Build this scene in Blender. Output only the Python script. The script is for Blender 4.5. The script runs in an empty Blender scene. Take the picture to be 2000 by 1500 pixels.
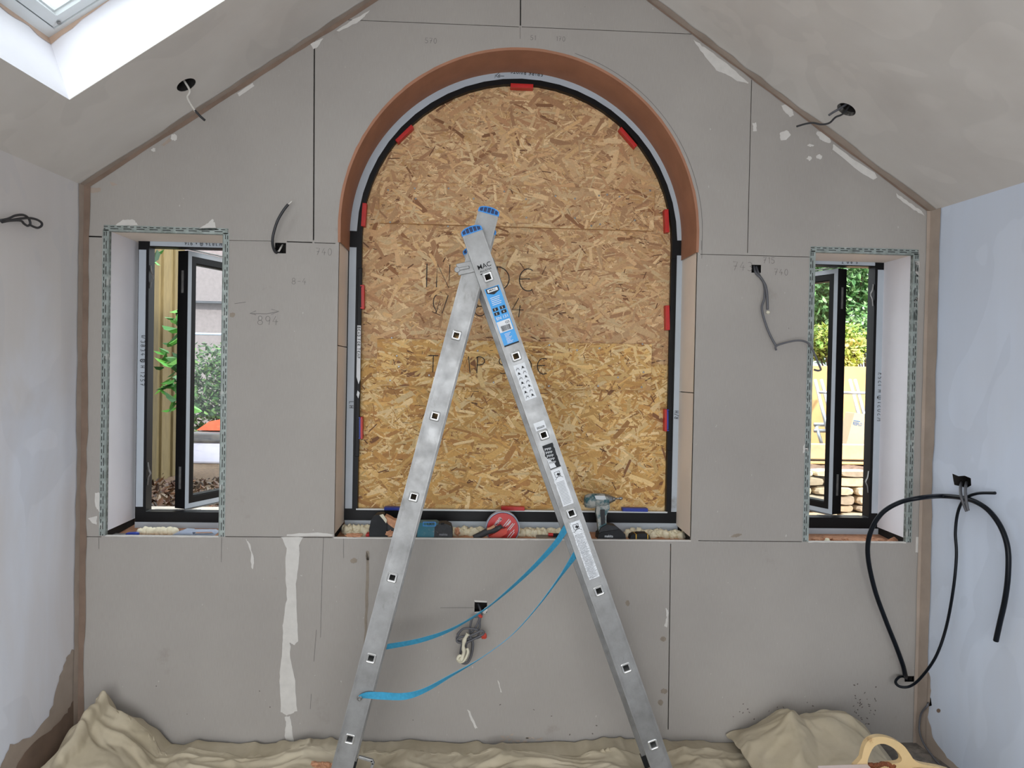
import bpy, bmesh, math, random
import numpy as np
from mathutils import Vector, Matrix, noise
from mathutils.geometry import tessellate_polygon
random.seed(7); rng = np.random.default_rng(7)
SC = bpy.context.scene
COL = SC.collection
R = math.radians

# ------------------------------------------------------------------ camera, world, exposure
F = 1480.0                      # focal length in pixels of the 2000 x 1500 frame
CAM = Vector((0.0, -3.17, 1.565))
yaw, pitch, roll = R(2.96), R(0.78), R(1.129)
fw = Vector((math.sin(yaw) * math.cos(pitch), math.cos(yaw) * math.cos(pitch), -math.sin(pitch)))
rt0 = Vector((math.cos(yaw), -math.sin(yaw), 0)); up0 = rt0.cross(fw)
rt = rt0 * math.cos(roll) + up0 * math.sin(roll)
up = up0 * math.cos(roll) - rt0 * math.sin(roll)
cd = bpy.data.cameras.new('camera'); cam = bpy.data.objects.new('camera', cd); COL.objects.link(cam)
cd.sensor_width = 36; cd.lens = F / 2000 * 36; cd.clip_start = 0.05; cd.clip_end = 200
mw = Matrix((rt, up, -fw)).transposed().to_4x4(); mw.translation = CAM
cam.matrix_world = mw
SC.camera = cam
vs = SC.view_settings
vs.view_transform = 'Standard'; vs.look = 'None'; vs.gamma = 1; vs.use_curve_mapping = False
vs.exposure = 0.1
W = bpy.data.worlds.new('world'); SC.world = W; W.use_nodes = True
bg = W.node_tree.nodes['Background']
bg.inputs[0].default_value = (0.88, 0.95, 1.0, 1)
# overcast sky, about three times brighter overhead than at the horizon
_n, _l = W.node_tree.nodes, W.node_tree.links
_tc = _n.new('ShaderNodeTexCoord'); _sp = _n.new('ShaderNodeSeparateXYZ'); _mr = _n.new('ShaderNodeMapRange')
_l.new(_tc.outputs['Generated'], _sp.inputs[0]); _l.new(_sp.outputs[2], _mr.inputs[0])
_mr.inputs[1].default_value = 0.0; _mr.inputs[2].default_value = 1.0; _mr.inputs[3].default_value = 1.3; _mr.inputs[4].default_value = 4.6
_l.new(_mr.outputs[0], bg.inputs[1])


def area(name, loc, rot, sx, sy, power, col):
    l = bpy.data.lights.new(name, 'AREA'); l.shape = 'RECTANGLE'; l.size = sx; l.size_y = sy
    l.energy = power; l.color = col
    o = bpy.data.objects.new(name, l); COL.objects.link(o); o.location = loc; o.rotation_euler = rot
    return o


# daylight coming in through the glazed garden doors behind the camera
area('daylight_doors', (-0.3, -5.55, 1.12), (R(90), 0, 0), 3.2, 2.1, 100, (0.93, 0.96, 1.0))
# hazy sun, high on the right behind the house: lights the garden, leaves the left yard in the shade of the house
sl_ = bpy.data.lights.new('sun', 'SUN'); sl_.energy = 5.2; sl_.angle = R(3); sl_.color = (1.0, 0.96, 0.88)
so_ = bpy.data.objects.new('sun', sl_); COL.objects.link(so_); so_.location = (6, -6, 7)
so_.rotation_euler = Vector((-0.60, 0.62, -0.50)).to_track_quat('-Z', 'Y').to_euler()


# ------------------------------------------------------------------ pixel of the photograph -> point on a plane of the room
def ray(u, v):
    return (rt * ((u - 1000) / F) + up * ((750 - v) / F) + fw)


def P(u, v, Y=0.0):
    d = ray(u, v); return CAM + d * ((Y - CAM.y) / d.y)


def Pz(u, v, z):
    d = ray(u, v); return CAM + d * ((z - CAM.z) / d.z)


def Ppl(u, v, p, n):
    d = ray(u, v); return CAM + d * ((p - CAM).dot(n) / d.dot(n))


# ------------------------------------------------------------------ materials
def C(r, g, b):
    f = lambda c: (c / 255) / 12.92 if c / 255 <= .04045 else ((c / 255 + .055) / 1.055) ** 2.4
    return (f(r), f(g), f(b), 1)


class NT:
    def __init__(s, name):
        s.m = bpy.data.materials.new(name); s.m.use_nodes = True
        s.n = s.m.node_tree.nodes; s.l = s.m.node_tree.links
        s.b = s.n['Principled BSDF']
        s.tc = s.n.new('ShaderNodeTexCoord')

    def new(s, t, **k):
        n = s.n.new(t)
        for a, v in k.items(): setattr(n, a, v)
        return n

    def coords(s, scale=(1, 1, 1), rot=(0, 0, 0), out='Object'):
        m = s.new('ShaderNodeMapping'); m.inputs['Scale'].default_value = scale; m.inputs['Rotation'].default_value = rot
        s.l.new(s.tc.outputs[out], m.inputs[0]); return m.outputs[0]

    def noise(s, scale, vec=None, detail=4, rough=.55, dist=0.0):
        n = s.new('ShaderNodeTexNoise'); n.inputs['Scale'].default_value = scale
        n.inputs['Detail'].default_value = detail; n.inputs['Roughness'].default_value = rough
        n.inputs['Distortion'].default_value = dist
        s.l.new(vec if vec is not None else s.tc.outputs['Object'], n.inputs['Vector'])
        return n.outputs['Fac']

    def ramp(s, fac, stops, interp='LINEAR'):
        r = s.new('ShaderNodeValToRGB'); r.color_ramp.interpolation = interp
        e = r.color_ramp.elements
        while len(e) < len(stops): e.new(0.5)
        for i, (p, c) in enumerate(stops):
            e[i].position = p; e[i].color = c if len(c) == 4 else (*c, 1)
        s.l.new(fac, r.inputs[0]); return r.outputs[0]

    def mix(s, fac, a, b, mode='MIX'):
        m = s.new('ShaderNodeMix', data_type='RGBA', blend_type=mode)
        for i, v in ((0, fac), (6, a), (7, b)):
            if isinstance(v, (float, int)): m.inputs[i].default_value = v
            elif isinstance(v, tuple): m.inputs[i].default_value = v
            else: s.l.new(v, m.inputs[i])
        return m.outputs[2]

    def math(s, op, a, b=0.0, c=0.0):
        m = s.new('ShaderNodeMath', operation=op)
        for i, v in enumerate((a, b, c)):
            if isinstance(v, (float, int)): m.inputs[i].default_value = v
            else: s.l.new(v, m.inputs[i])
        return m.outputs[0]

    def color(s, v):
        if isinstance(v, tuple): s.b.inputs['Base Color'].default_value = v
        else: s.l.new(v, s.b.inputs['Base Color'])

    def rough(s, v):
        if isinstance(v, (float, int)): s.b.inputs['Roughness'].default_value = v
        else: s.l.new(v, s.b.inputs['Roughness'])

    def bump(s, h, strength=.3, dist=.002):
        b = s.new('ShaderNodeBump'); b.inputs['Strength'].default_value = strength; b.inputs['Distance'].default_value = dist
        s.l.new(h, b.inputs['Height']); s.l.new(b.outputs[0], s.b.inputs['Normal'])


W1, B0 = (1, 1, 1, 1), (0, 0, 0, 1)


def simple(name, col, rough=.5, metal=0.0, var=.12, scale=25, bump=0.0, dirt=None, dirt_amt=.5):
    t = NT(name)
    n = t.noise(scale)
    k = tuple(max(0, c * (1 - var)) for c in col[:3]) + (1,)
    k2 = tuple(min(1, c * (1 + var)) for c in col[:3]) + (1,)
    c = t.ramp(n, [(.3, k), (.7, k2)])
    if dirt:
        d = t.ramp(t.noise(scale * .45, detail=8, rough=.7), [(1 - dirt_amt - .06, B0), (1 - dirt_amt + .06, W1)])
        c = t.mix(d, c, dirt)
    t.color(c); t.rough(rough); t.b.inputs['Metallic'].default_value = metal
    if bump: t.bump(t.noise(scale * 3), bump)
    return t.m


def m_board():
    t = NT('plasterboard_paper')
    big = t.noise(1.3, detail=5)
    c = t.ramp(big, [(.3, C(154, 148, 142)), (.7, C(166, 160, 153))])
    fib = t.noise(1, t.coords((900, 60, 25)), detail=3)
    c = t.mix(.10, c, t.ramp(fib, [(.35, C(124, 120, 115)), (.65, C(186, 182, 177))]))
    # scuffs near the floor, pale specks, brown stains
    st = t.ramp(t.noise(4.5, detail=9, rough=.68), [(.63, B0), (.76, W1)])
    c = t.mix(t.math('MULTIPLY', st, .35), c, C(112, 99, 86))
    sp = t.ramp(t.noise(70, t.coords((1, 1, .55)), detail=2), [(.735, B0), (.76, W1)])
    c = t.mix(t.math('MULTIPLY', sp, .55), c, C(205, 200, 195))
    dk = t.ramp(t.noise(55, t.coords((1, 1, .7), (0, .4, 0)), detail=3), [(.76, B0), (.78, W1)])
    c = t.mix(t.math('MULTIPLY', dk, .6), c, C(90, 82, 76))
    t.color(c); t.rough(.85); t.bump(fib, .05, .001)
    return t.m


def m_mist(name, white, bare, seed, lo, hi, warm_above=None):
    """plastered wall with a thin patchy first coat of paint"""
    t = NT(name)
    v = t.coords((1.2, 1.2, .45)); v2 = t.new('ShaderNodeVectorMath', operation='ADD'); t.l.new(v, v2.inputs[0]); v2.inputs[1].default_value = (seed, seed * 1.7, 3)
    n = t.noise(1.9, v2.outputs[0], detail=6, rough=.5, dist=.6)
    c = t.ramp(n, [(lo, white), (hi, bare)])
    if warm_above:  # beige plaster tone higher up imitates the warmer light there
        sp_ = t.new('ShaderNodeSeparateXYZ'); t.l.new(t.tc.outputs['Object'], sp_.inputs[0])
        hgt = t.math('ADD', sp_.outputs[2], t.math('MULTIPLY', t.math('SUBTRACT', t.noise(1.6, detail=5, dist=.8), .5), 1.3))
        mr_ = t.new('ShaderNodeMapRange'); t.l.new(hgt, mr_.inputs[0]); mr_.inputs[1].default_value = warm_above; mr_.inputs[2].default_value = warm_above + .35
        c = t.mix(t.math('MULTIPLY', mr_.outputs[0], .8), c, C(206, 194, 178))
    roll_ = t.noise(3.2, t.coords((1.5, 1.5, .12)), detail=3)
    c = t.mix(.35, c, t.ramp(roll_, [(.35, tuple(x * .90 for x in white[:3]) + (1,)), (.65, tuple(min(1, x * 1.04) for x in white[:3]) + (1,))]))
    ed = t.ramp(t.noise(2.4, t.coords((1, 1, .6)), detail=2, dist=1.2), [(.50, B0), (.515, W1)])
    c = t.mix(t.math('MULTIPLY', ed, .13), c, tuple(x * .62 for x in white[:3]) + (1,))
    t.color(c); t.rough(.8); t.bump(t.noise(18, detail=5), .04, .004)
    return t.m


M = {}
M['board'] = m_board()
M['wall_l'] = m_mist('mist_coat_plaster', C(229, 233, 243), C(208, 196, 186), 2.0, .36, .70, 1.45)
M['wall_r'] = m_mist('mist_coat_plaster_cool', C(212, 222, 238), C(204, 204, 206), 5.0, .42, .82)
M['ceil'] = m_mist('mist_coat_ceiling', C(216, 211, 204), C(200, 193, 185), 9.0, .35, .7)
M['plaster'] = simple('damp_pink_plaster', C(166, 151, 138), .8, var=.14, scale=6, bump=.2)
M['plaster_pale'] = simple('drying_pink_plaster', C(206, 178, 156), .8, var=.08, scale=8)
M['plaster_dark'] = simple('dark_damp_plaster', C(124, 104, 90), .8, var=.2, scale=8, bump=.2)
M['arch_plaster'] = simple('fresh_brown_plaster', C(160, 112, 86), .75, var=.10, scale=9, bump=.25)
M['crumb'] = simple('dry_plaster_crumb', C(190, 140, 108), .9, var=.2, scale=60, bump=.4)
M['reveal'] = simple('reveal_board_skim', C(236, 224, 211), .8, var=.05, scale=4)
M['reveal_white'] = simple('reveal_board_white', C(240, 238, 242), .75, var=.03, scale=4)
M['filler'] = simple('dried_filler', C(204, 200, 194), .85, var=.05, scale=30, bump=.2)
M['gap'] = simple('dark_gap', C(30, 26, 24), .9)
M['void'] = simple('dark_void', C(34, 30, 27), .9, var=.3)
M['black'] = simple('black_powder_coat', C(13, 13, 15), .45, var=.15)
M['tape'] = simple('grey_protective_tape', C(176, 184, 192), .45, var=.05, scale=5, dirt=C(120, 116, 112), dirt_amt=.30)
M['ink'] = simple('black_marker_ink', C(26, 25, 28), .7)
M['pencil'] = simple('pencil_line', C(96, 92, 90), .8)
M['red'] = simple('red_plastic', C(190, 32, 28), .4, var=.08)
M['blue'] = simple('blue_plastic', C(26, 50, 150), .4, var=.08)
M['capblue'] = simple('light_blue_plastic', C(40, 130, 205), .4, var=.06)
M['capdark'] = simple('dark_blue_plastic', C(18, 44, 90), .5)
M['stickblue'] = simple('blue_sticker', C(50, 150, 215), .45, var=.06, scale=60)
M['paper'] = simple('white_sticker', C(214, 216, 218), .5, var=.05, scale=40)
M['crinkle'] = simple('worn_silver_sticker', C(196, 198, 200), .35, .3, var=.12, scale=70, bump=.7)
M['print'] = simple('grey_print', C(128, 130, 134), .6)
M['foam'] = simple('expanding_foam', C(242, 234, 206), .85, var=.08, scale=40, bump=.6)
M['rubber'] = simple('black_rubber', C(32, 33, 35), .55, var=.25, scale=30)
M['rubber_dusty'] = simple('dusty_black_rubber', C(44, 45, 47), .7, var=.25, scale=60, dirt=C(136, 124, 112), dirt_amt=.36)
M['teal'] = simple('teal_plastic', C(18, 96, 112), .45, var=.1, dirt=C(120, 128, 126), dirt_amt=.34)
M['teal_dusty'] = simple('dusty_teal_plastic', C(58, 98, 104), .7, var=.15, scale=60, dirt=C(168, 168, 162), dirt_amt=.5)
M['toolwhite'] = simple('white_print', C(208, 212, 214), .6)
M['yellow'] = simple('yellow_plastic', C(206, 160, 40), .5)
M['steel'] = simple('dull_steel', C(150, 150, 148), .4, .85, var=.2, scale=50)
M['zinc'] = simple('galvanised_steel', C(164, 172, 170), .45, .6, var=.12, scale=40)
M['cable'] = simple('grey_cable', C(88, 88, 92), .5, var=.08)
M['cable_dk'] = simple('dark_cable', C(46, 46, 48), .5, var=.08)
M['cable_wh'] = simple('white_cable', C(205, 200, 192), .5, var=.05)
M['hose'] = simple('black_hose', C(14, 19, 26), .35, var=.2)
M['strap'] = simple('blue_webbing', C(58, 152, 190), .75, var=.12, scale=90, bump=.3)
M['tag'] = simple('cream_tape', C(212, 206, 184), .7, var=.06)
M['redtape'] = simple('red_tape', C(196, 66, 50), .6)
M['velux'] = simple('white_lacquer', C(212, 216, 216), .35, var=.02)
M['seal'] = simple('rubber_seal', C(20, 20, 22), .6)
M['floor'] = simple('dusty_concrete', C(104, 98, 92), .9, var=.25, scale=12, dirt=C(150, 140, 130), dirt_amt=.4)
M['tub'] = simple('cream_plastic', C(214, 186, 138), .45, var=.08, scale=12, dirt=C(150, 96, 52), dirt_amt=.33)
M['palepink'] = simple('pale_pink_plaster', C(226, 208, 202), .8, var=.05, bump=.3)
M['blueplastic'] = simple('deep_blue_plastic', C(36, 62, 160), .4)
M['greyplastic'] = simple('pale_grey_plastic', C(172, 184, 204), .4, var=.04)
M['brick'] = simple('outer_wall', C(150, 120, 98), .9, var=.2)
M['card'] = simple('cardboard', C(205, 182, 150), .8, var=.04)
M['cardblue'] = simple('blue_print', C(0, 104, 165), .6)
M['sleeper'] = simple('sawn_softwood', C(206, 176, 138), .8, var=.1, scale=14)
M['ply'] = simple('orange_plywood', C(220, 176, 120), .7, var=.12, scale=5)
M['soil'] = simple('dry_soil', C(120, 96, 80), .95, var=.35, scale=40, bump=.8)
M['slab'] = simple('pale_paving', C(190, 182, 170), .9, var=.15, scale=9)
M['alu_out'] = simple('bright_aluminium', C(196, 204, 214), .35, .7, var=.05)
M['bark'] = simple('brown_bark', C(84, 64, 48), .9, var=.3, scale=30, bump=.8)
M['stem'] = simple('green_stem', C(92, 100, 52), .8)
M['render'] = simple('rough_render', C(138, 129, 130), .95, var=.12, scale=22, bump=.8)
M['chest'] = simple('lilac_white_plastic', C(206, 206, 226), .5, var=.02)
M['lid'] = simple('dark_grey_plastic', C(76, 78, 84), .5)
M['coping'] = simple('blue_grey_rail', C(170, 186, 206), .5)
M['orange'] = simple('orange_red_plastic', C(220, 96, 66), .5)
M['litter'] = simple('leaf_litter_ground', C(92, 72, 54), .95, var=.5, scale=45, bump=1.0)


def m_alu():
    t = NT('scuffed_aluminium')
    n = t.noise(9, detail=7, rough=.65)
    c = t.ramp(n, [(.3, C(128, 127, 125)), (.7, C(158, 158, 157))])
    d = t.ramp(t.noise(14, t.coords((1, 1, .5)), detail=8, rough=.75), [(.58, B0), (.68, W1)])
    c = t.mix(t.math('MULTIPLY', d, .5), c, C(104, 101, 96))
    w = t.ramp(t.noise(38, t.coords((1, 1, .25), (0, .3, 0)), detail=5, rough=.7), [(.68, B0), (.71, W1)])
    c = t.mix(t.math('MULTIPLY', w, .5), c, C(186, 186, 184))
    t.color(c); t.b.inputs['Metallic'].default_value = .6
    t.rough(t.ramp(t.noise(20, detail=6), [(.3, (.38,) * 3), (.7, (.55,) * 3)]))
    t.bump(t.noise(120, t.coords((1, 1, .1))), .06, .001)
    return t.m


M['alu'] = m_alu()
for k_ in ('black', 'seal', 'rubber', 'hose'): M[k_].node_tree.nodes['Principled BSDF'].inputs['Specular IOR Level'].default_value = .22


M['alu_bright'] = simple('polished_aluminium', C(198, 198, 196), .32, .75, var=.05)


def m_attr(name, rough=.8, bump=.0, scale=60, stretch=None, trans=0.0, grain=.25):
    t = NT(name)
    a = t.new('ShaderNodeAttribute', attribute_name='Col')
    n = t.noise(scale, t.coords(stretch) if stretch else None, detail=4)
    c = t.mix(grain, a.outputs['Color'], t.ramp(n, [(.3, (.25, .25, .25, 1)), (.7, W1)]), 'MULTIPLY')
    t.color(c); t.rough(rough)
    if bump: t.bump(n, bump, .001)
    if trans: t.b.inputs['Transmission Weight'].default_value = 0
    return t.m


M['osb'] = m_attr('strand_board', .75, .15, 160)
M['leaf'] = m_attr('garden_leaf', .5, 0, 30, grain=.2)
M['stone'] = m_attr('walling_stone', .9, .6, 25, grain=.4)
M['fence'] = m_attr('weathered_fence_board', .85, .3, 14, (9, 9, .8), grain=.45)


def m_cloth():
    t = NT('canvas_dust_sheet')
    c = t.ramp(t.noise(5, detail=6), [(.3, C(174, 161, 136)), (.7, C(198, 186, 163))])
    d = t.ramp(t.noise(9, detail=7, rough=.7), [(.63, B0), (.72, W1)])
    c = t.mix(t.math('MULTIPLY', d, .3), c, C(150, 128, 106))
    t.color(c); t.rough(.95); t.bump(t.noise(420, detail=2), .25, .001)
    return t.m


M['cloth'] = m_cloth()


def m_bead():
    t = NT('perforated_bead')
    sep = t.new('ShaderNodeSeparateXYZ'); uv = t.new('ShaderNodeUVMap'); t.l.new(uv.outputs[0], sep.inputs[0])
    u, v = sep.outputs[0], sep.outputs[1]
    def row(center, off, per, half):
        a = t.math('FRACT', t.math('ADD', t.math('DIVIDE', u, per), off))
        on = t.math('LESS_THAN', a, .62)
        near = t.math('LESS_THAN', t.math('ABSOLUTE', t.math('SUBTRACT', v, center)), half)
        return t.math('MULTIPLY', on, near)
    s = t.math('ADD', row(.006, 0, .026, .0016), row(.014, .5, .052, .0016), 0)
    s = t.math('MINIMUM', s, 1.0)
    c = t.ramp(t.noise(30, detail=5), [(.35, C(128, 136, 130)), (.65, C(160, 168, 164))])
    f = t.ramp(t.noise(16, detail=4), [(.6, B0), (.64, W1)])
    c = t.mix(t.math('MULTIPLY', f, .6), c, C(190, 190, 184))
    t.color(t.mix(s, c, C(22, 22, 22)))
    t.l.new(t.math('MULTIPLY', t.math('SUBTRACT', 1.0, s), .35), t.b.inputs['Metallic']); t.rough(.5)
    return t.m


M['bead'] = m_bead()


def m_glass():
    t = NT('clear_glass')
    out = t.n['Material Output']; tr = t.new('ShaderNodeBsdfTransparent'); gl = t.new('ShaderNodeBsdfGlossy'); gl.inputs['Roughness'].default_value = .02
    tr.inputs[0].default_value = (.93, .95, .95, 1)
    fr = t.new('ShaderNodeMath', operation='MULTIPLY_ADD'); lw_ = t.new('ShaderNodeLayerWeight'); pw = t.new('ShaderNodeMath', operation='POWER')
    t.l.new(lw_.outputs['Facing'], pw.inputs[0]); pw.inputs[1].default_value = 4.0; t.l.new(pw.outputs[0], fr.inputs[0]); fr.inputs[1].default_value = .6; fr.inputs[2].default_value = .03
    mx = t.new('ShaderNodeMixShader'); t.l.new(fr.outputs[0], mx.inputs[0]); t.l.new(tr.outputs[0], mx.inputs[1]); t.l.new(gl.outputs[0], mx.inputs[2])
    t.l.new(mx.outputs[0], out.inputs[0]); return t.m


M['glass'] = m_glass()


# ------------------------------------------------------------------ mesh helper
class MB:
    def __init__(s):
        s.v, s.f, s.mi, s.col, s.uv = [], [], [], [], []

    def add(s, vs_, fs, mi=0, col=None, uv=None):
        o = len(s.v); s.v += [tuple(p) for p in vs_]
        for i, f in enumerate(fs):
            s.f.append([o + k for k in f]); s.mi.append(mi); s.col.append(col); s.uv.append(uv[i] if uv else None)
        return s

    def box(s, c, size, ax=None, mi=0, col=None):
        ax = ax or (Vector((1, 0, 0)), Vector((0, 1, 0)), Vector((0, 0, 1)))
        c = Vector(c); h = [x / 2 for x in size]
        vs_ = [c + ax[0] * (h[0] * i) + ax[1] * (h[1] * j) + ax[2] * (h[2] * k) for i in (-1, 1) for j in (-1, 1) for k in (-1, 1)]
        return s.add(vs_, [(0, 1, 3, 2), (4, 6, 7, 5), (0, 4, 5, 1), (2, 3, 7, 6), (0, 2, 6, 4), (1, 5, 7, 3)], mi, col)

    def plate(s, outer, holes, mp, d0, d1, mi=0, side_mi=None, back=True, col=None):
        """polygon with holes between depth d0 and d1; mp(x, y, d) -> point"""
        side_mi = mi if side_mi is None else side_mi
        rings = [outer] + list(holes)
        flat = [p for r_ in rings for p in r_]
        tris = tessellate_polygon([[Vector((p[0], p[1], 0)) for p in r_] for r_ in rings])
        n = len(flat)
        s.add([mp(p[0], p[1], d0) for p in flat], [tuple(t) for t in tris], mi, col)
        if back and d1 != d0: s.add([mp(p[0], p[1], d1) for p in flat], [tuple(t)[::-1] for t in tris], mi, col)
        if d1 != d0:
            for r_ in rings:
                k = len(r_)
                s.add([mp(p[0], p[1], d0) for p in r_] + [mp(p[0], p[1], d1) for p in r_],
                      [(i, (i + 1) % k, k + (i + 1) % k, k + i) for i in range(k)], side_mi, col)
        return s

    def tube(s, pts, r, n=8, mi=0, cap=True, rr=None):
        pts = [Vector(p) for p in pts]; m = len(pts); vs_ = []
        prev = None
        for i, p in enumerate(pts):
            t = (pts[min(i + 1, m - 1)] - pts[max(i - 1, 0)]).normalized()
            if prev is None:
                a = t.orthogonal().normalized()
            else:
                a = (prev - t * prev.dot(t)); a = a.normalized() if a.length > 1e-6 else t.orthogonal().normalized()
            prev = a; b = t.cross(a); q = rr[i] if rr else r
            vs_ += [p + (a * math.cos(2 * math.pi * k / n) + b * math.sin(2 * math.pi * k / n)) * q for k in range(n)]
        fs = [(i * n + k, i * n + (k + 1) % n, (i + 1) * n + (k + 1) % n, (i + 1) * n + k) for i in range(m - 1) for k in range(n)]
        if cap: fs += [tuple(range(n))[::-1], tuple((m - 1) * n + k for k in range(n))]
        return s.add(vs_, fs, mi)

    def loft(s, rings, mi=0, cap=True):
        n = len(rings[0]); vs_ = [p for r_ in rings for p in r_]
        fs = [(i * n + k, i * n + (k + 1) % n, (i + 1) * n + (k + 1) % n, (i + 1) * n + k) for i in range(len(rings) - 1) for k in range(n)]
        if cap: fs += [tuple(range(n))[::-1], tuple((len(rings) - 1) * n + k for k in range(n))]
        return s.add(vs_, fs, mi)

    def blob(s, c, rad, seed=0, mi=0, amp=.3, sub=2, freq=1.6):
        bm = bmesh.new(); bmesh.ops.create_icosphere(bm, subdivisions=sub, radius=1)
        c = Vector(c); vs_ = []
        for v in bm.verts:
            k = 1 + amp * noise.noise(v.co * freq + Vector((seed * 3.1, seed * 1.7, seed)))
            vs_.append(c + Vector((v.co.x * rad[0], v.co.y * rad[1], v.co.z * rad[2])) * k)
        s.add(vs_, [[x.index for x in f.verts] for f in bm.faces], mi); bm.free(); return s

    def build(s, name, mats, parent=None, smooth=False, bevel=0.0, subsurf=0, fix=True, kind=None, origin=None):
        mats = mats if isinstance(mats, (list, tuple)) else [mats]
        v = np.array(s.v, dtype=float)
        if parent is not None:
            org = world_of(parent)
        elif origin is not None: org = np.array(origin)
        else:
            org = np.array([(v[:, 0].min() + v[:, 0].max()) / 2, (v[:, 1].min() + v[:, 1].max()) / 2, v[:, 2].min()])
        me = bpy.data.meshes.new(name)
        me.from_pydata([tuple(p) for p in (v - org)], [], s.f)
        for m in mats: me.materials.append(M[m])
        me.polygons.foreach_set('material_index', s.mi)
        if any(c is not None for c in s.col):
            at = me.attributes.new('Col', 'FLOAT_COLOR', 'FACE')
            at.data.foreach_set('color', np.array([c if c is not None else (1, 1, 1, 1) for c in s.col], dtype=np.float32).ravel())
        if any(u is not None for u in s.uv):
            ul = me.uv_layers.new(name='UVMap'); k = 0
            for f, u in zip(s.f, s.uv):
                for j in range(len(f)):
                    ul.data[k].uv = u[j] if u else (0, 0); k += 1
        if fix and len(s.f) < 4000:
            bm = bmesh.new(); bm.from_mesh(me); bmesh.ops.recalc_face_normals(bm, faces=bm.faces); bm.to_mesh(me); bm.free()
        if smooth: me.polygons.foreach_set('use_smooth', [True] * len(me.polygons))
        o = bpy.data.objects.new(name, me); COL.objects.link(o)
        if parent is not None: o.parent = parent
        else: o.location = org
        if bevel:
            b = o.modifiers.new('bevel', 'BEVEL'); b.width = bevel; b.segments = 2; b.limit_method = 'ANGLE'; b.angle_limit = R(40)
        if subsurf:
            q = o.modifiers.new('sub', 'SUBSURF'); q.levels = q.render_levels = subsurf
        if smooth and not subsurf:
            for p in me.polygons: p.use_smooth = True
        if kind: o['kind'] = kind
        return o


def world_of(o):
    w = np.zeros(3)
    while o is not None:
        w += np.array(o.location); o = o.parent
    return w


def thing(name, loc, label, cat, group=None):
    o = bpy.data.objects.new(name, None); COL.objects.link(o); o.location = loc; o.empty_display_size = .05
    return tag(o, label, cat, group)


def tag(o, label, cat, group=None, kind=None):
    o['label'] = label; o['category'] = cat
    if group: o['group'] = group
    if kind: o['kind'] = kind
    return o


def struct(o, label=None):
    o['kind'] = 'structure'
    if label: o['label'] = label
    return o


def spline(pts, n=8):
    pts = [Vector(p) for p in pts]; out = []
    for i in range(len(pts) - 1):
        p0, p1, p2, p3 = pts[max(i - 1, 0)], pts[i], pts[i + 1], pts[min(i + 2, len(pts) - 1)]
        for k in range(n):
            t = k / n
            out.append(.5 * ((2 * p1) + (p2 - p0) * t + (2 * p0 - 5 * p1 + 4 * p2 - p3) * t * t + (3 * p1 - p0 - 3 * p2 + p3) * t ** 3))
    out.append(pts[-1]); return out


def rrect(w, h, r, n=4, cx=0, cy=0):
    out = []
    for (sx, sy, a) in ((1, 1, 0), (-1, 1, 90), (-1, -1, 180), (1, -1, 270)):
        for k in range(n + 1):
            t = R(a + 90 * k / n); out.append((cx + sx * (w / 2 - r) + r * math.cos(t), cy + sy * (h / 2 - r) + r * math.sin(t)))
    return out


def circ(cx, cy, r, n=24, rz=None):
    return [(cx + r * math.cos(2 * math.pi * k / n), cy + (rz or r) * math.sin(2 * math.pi * k / n)) for k in range(n)]


# hand lettering: strokes in a box of unit height
def arc(cx, cy, rx, ry, a0, a1, n=10):
    return [(cx + rx * math.cos(R(a0 + (a1 - a0) * k / n)), cy + ry * math.sin(R(a0 + (a1 - a0) * k / n))) for k in range(n + 1)]


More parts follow.
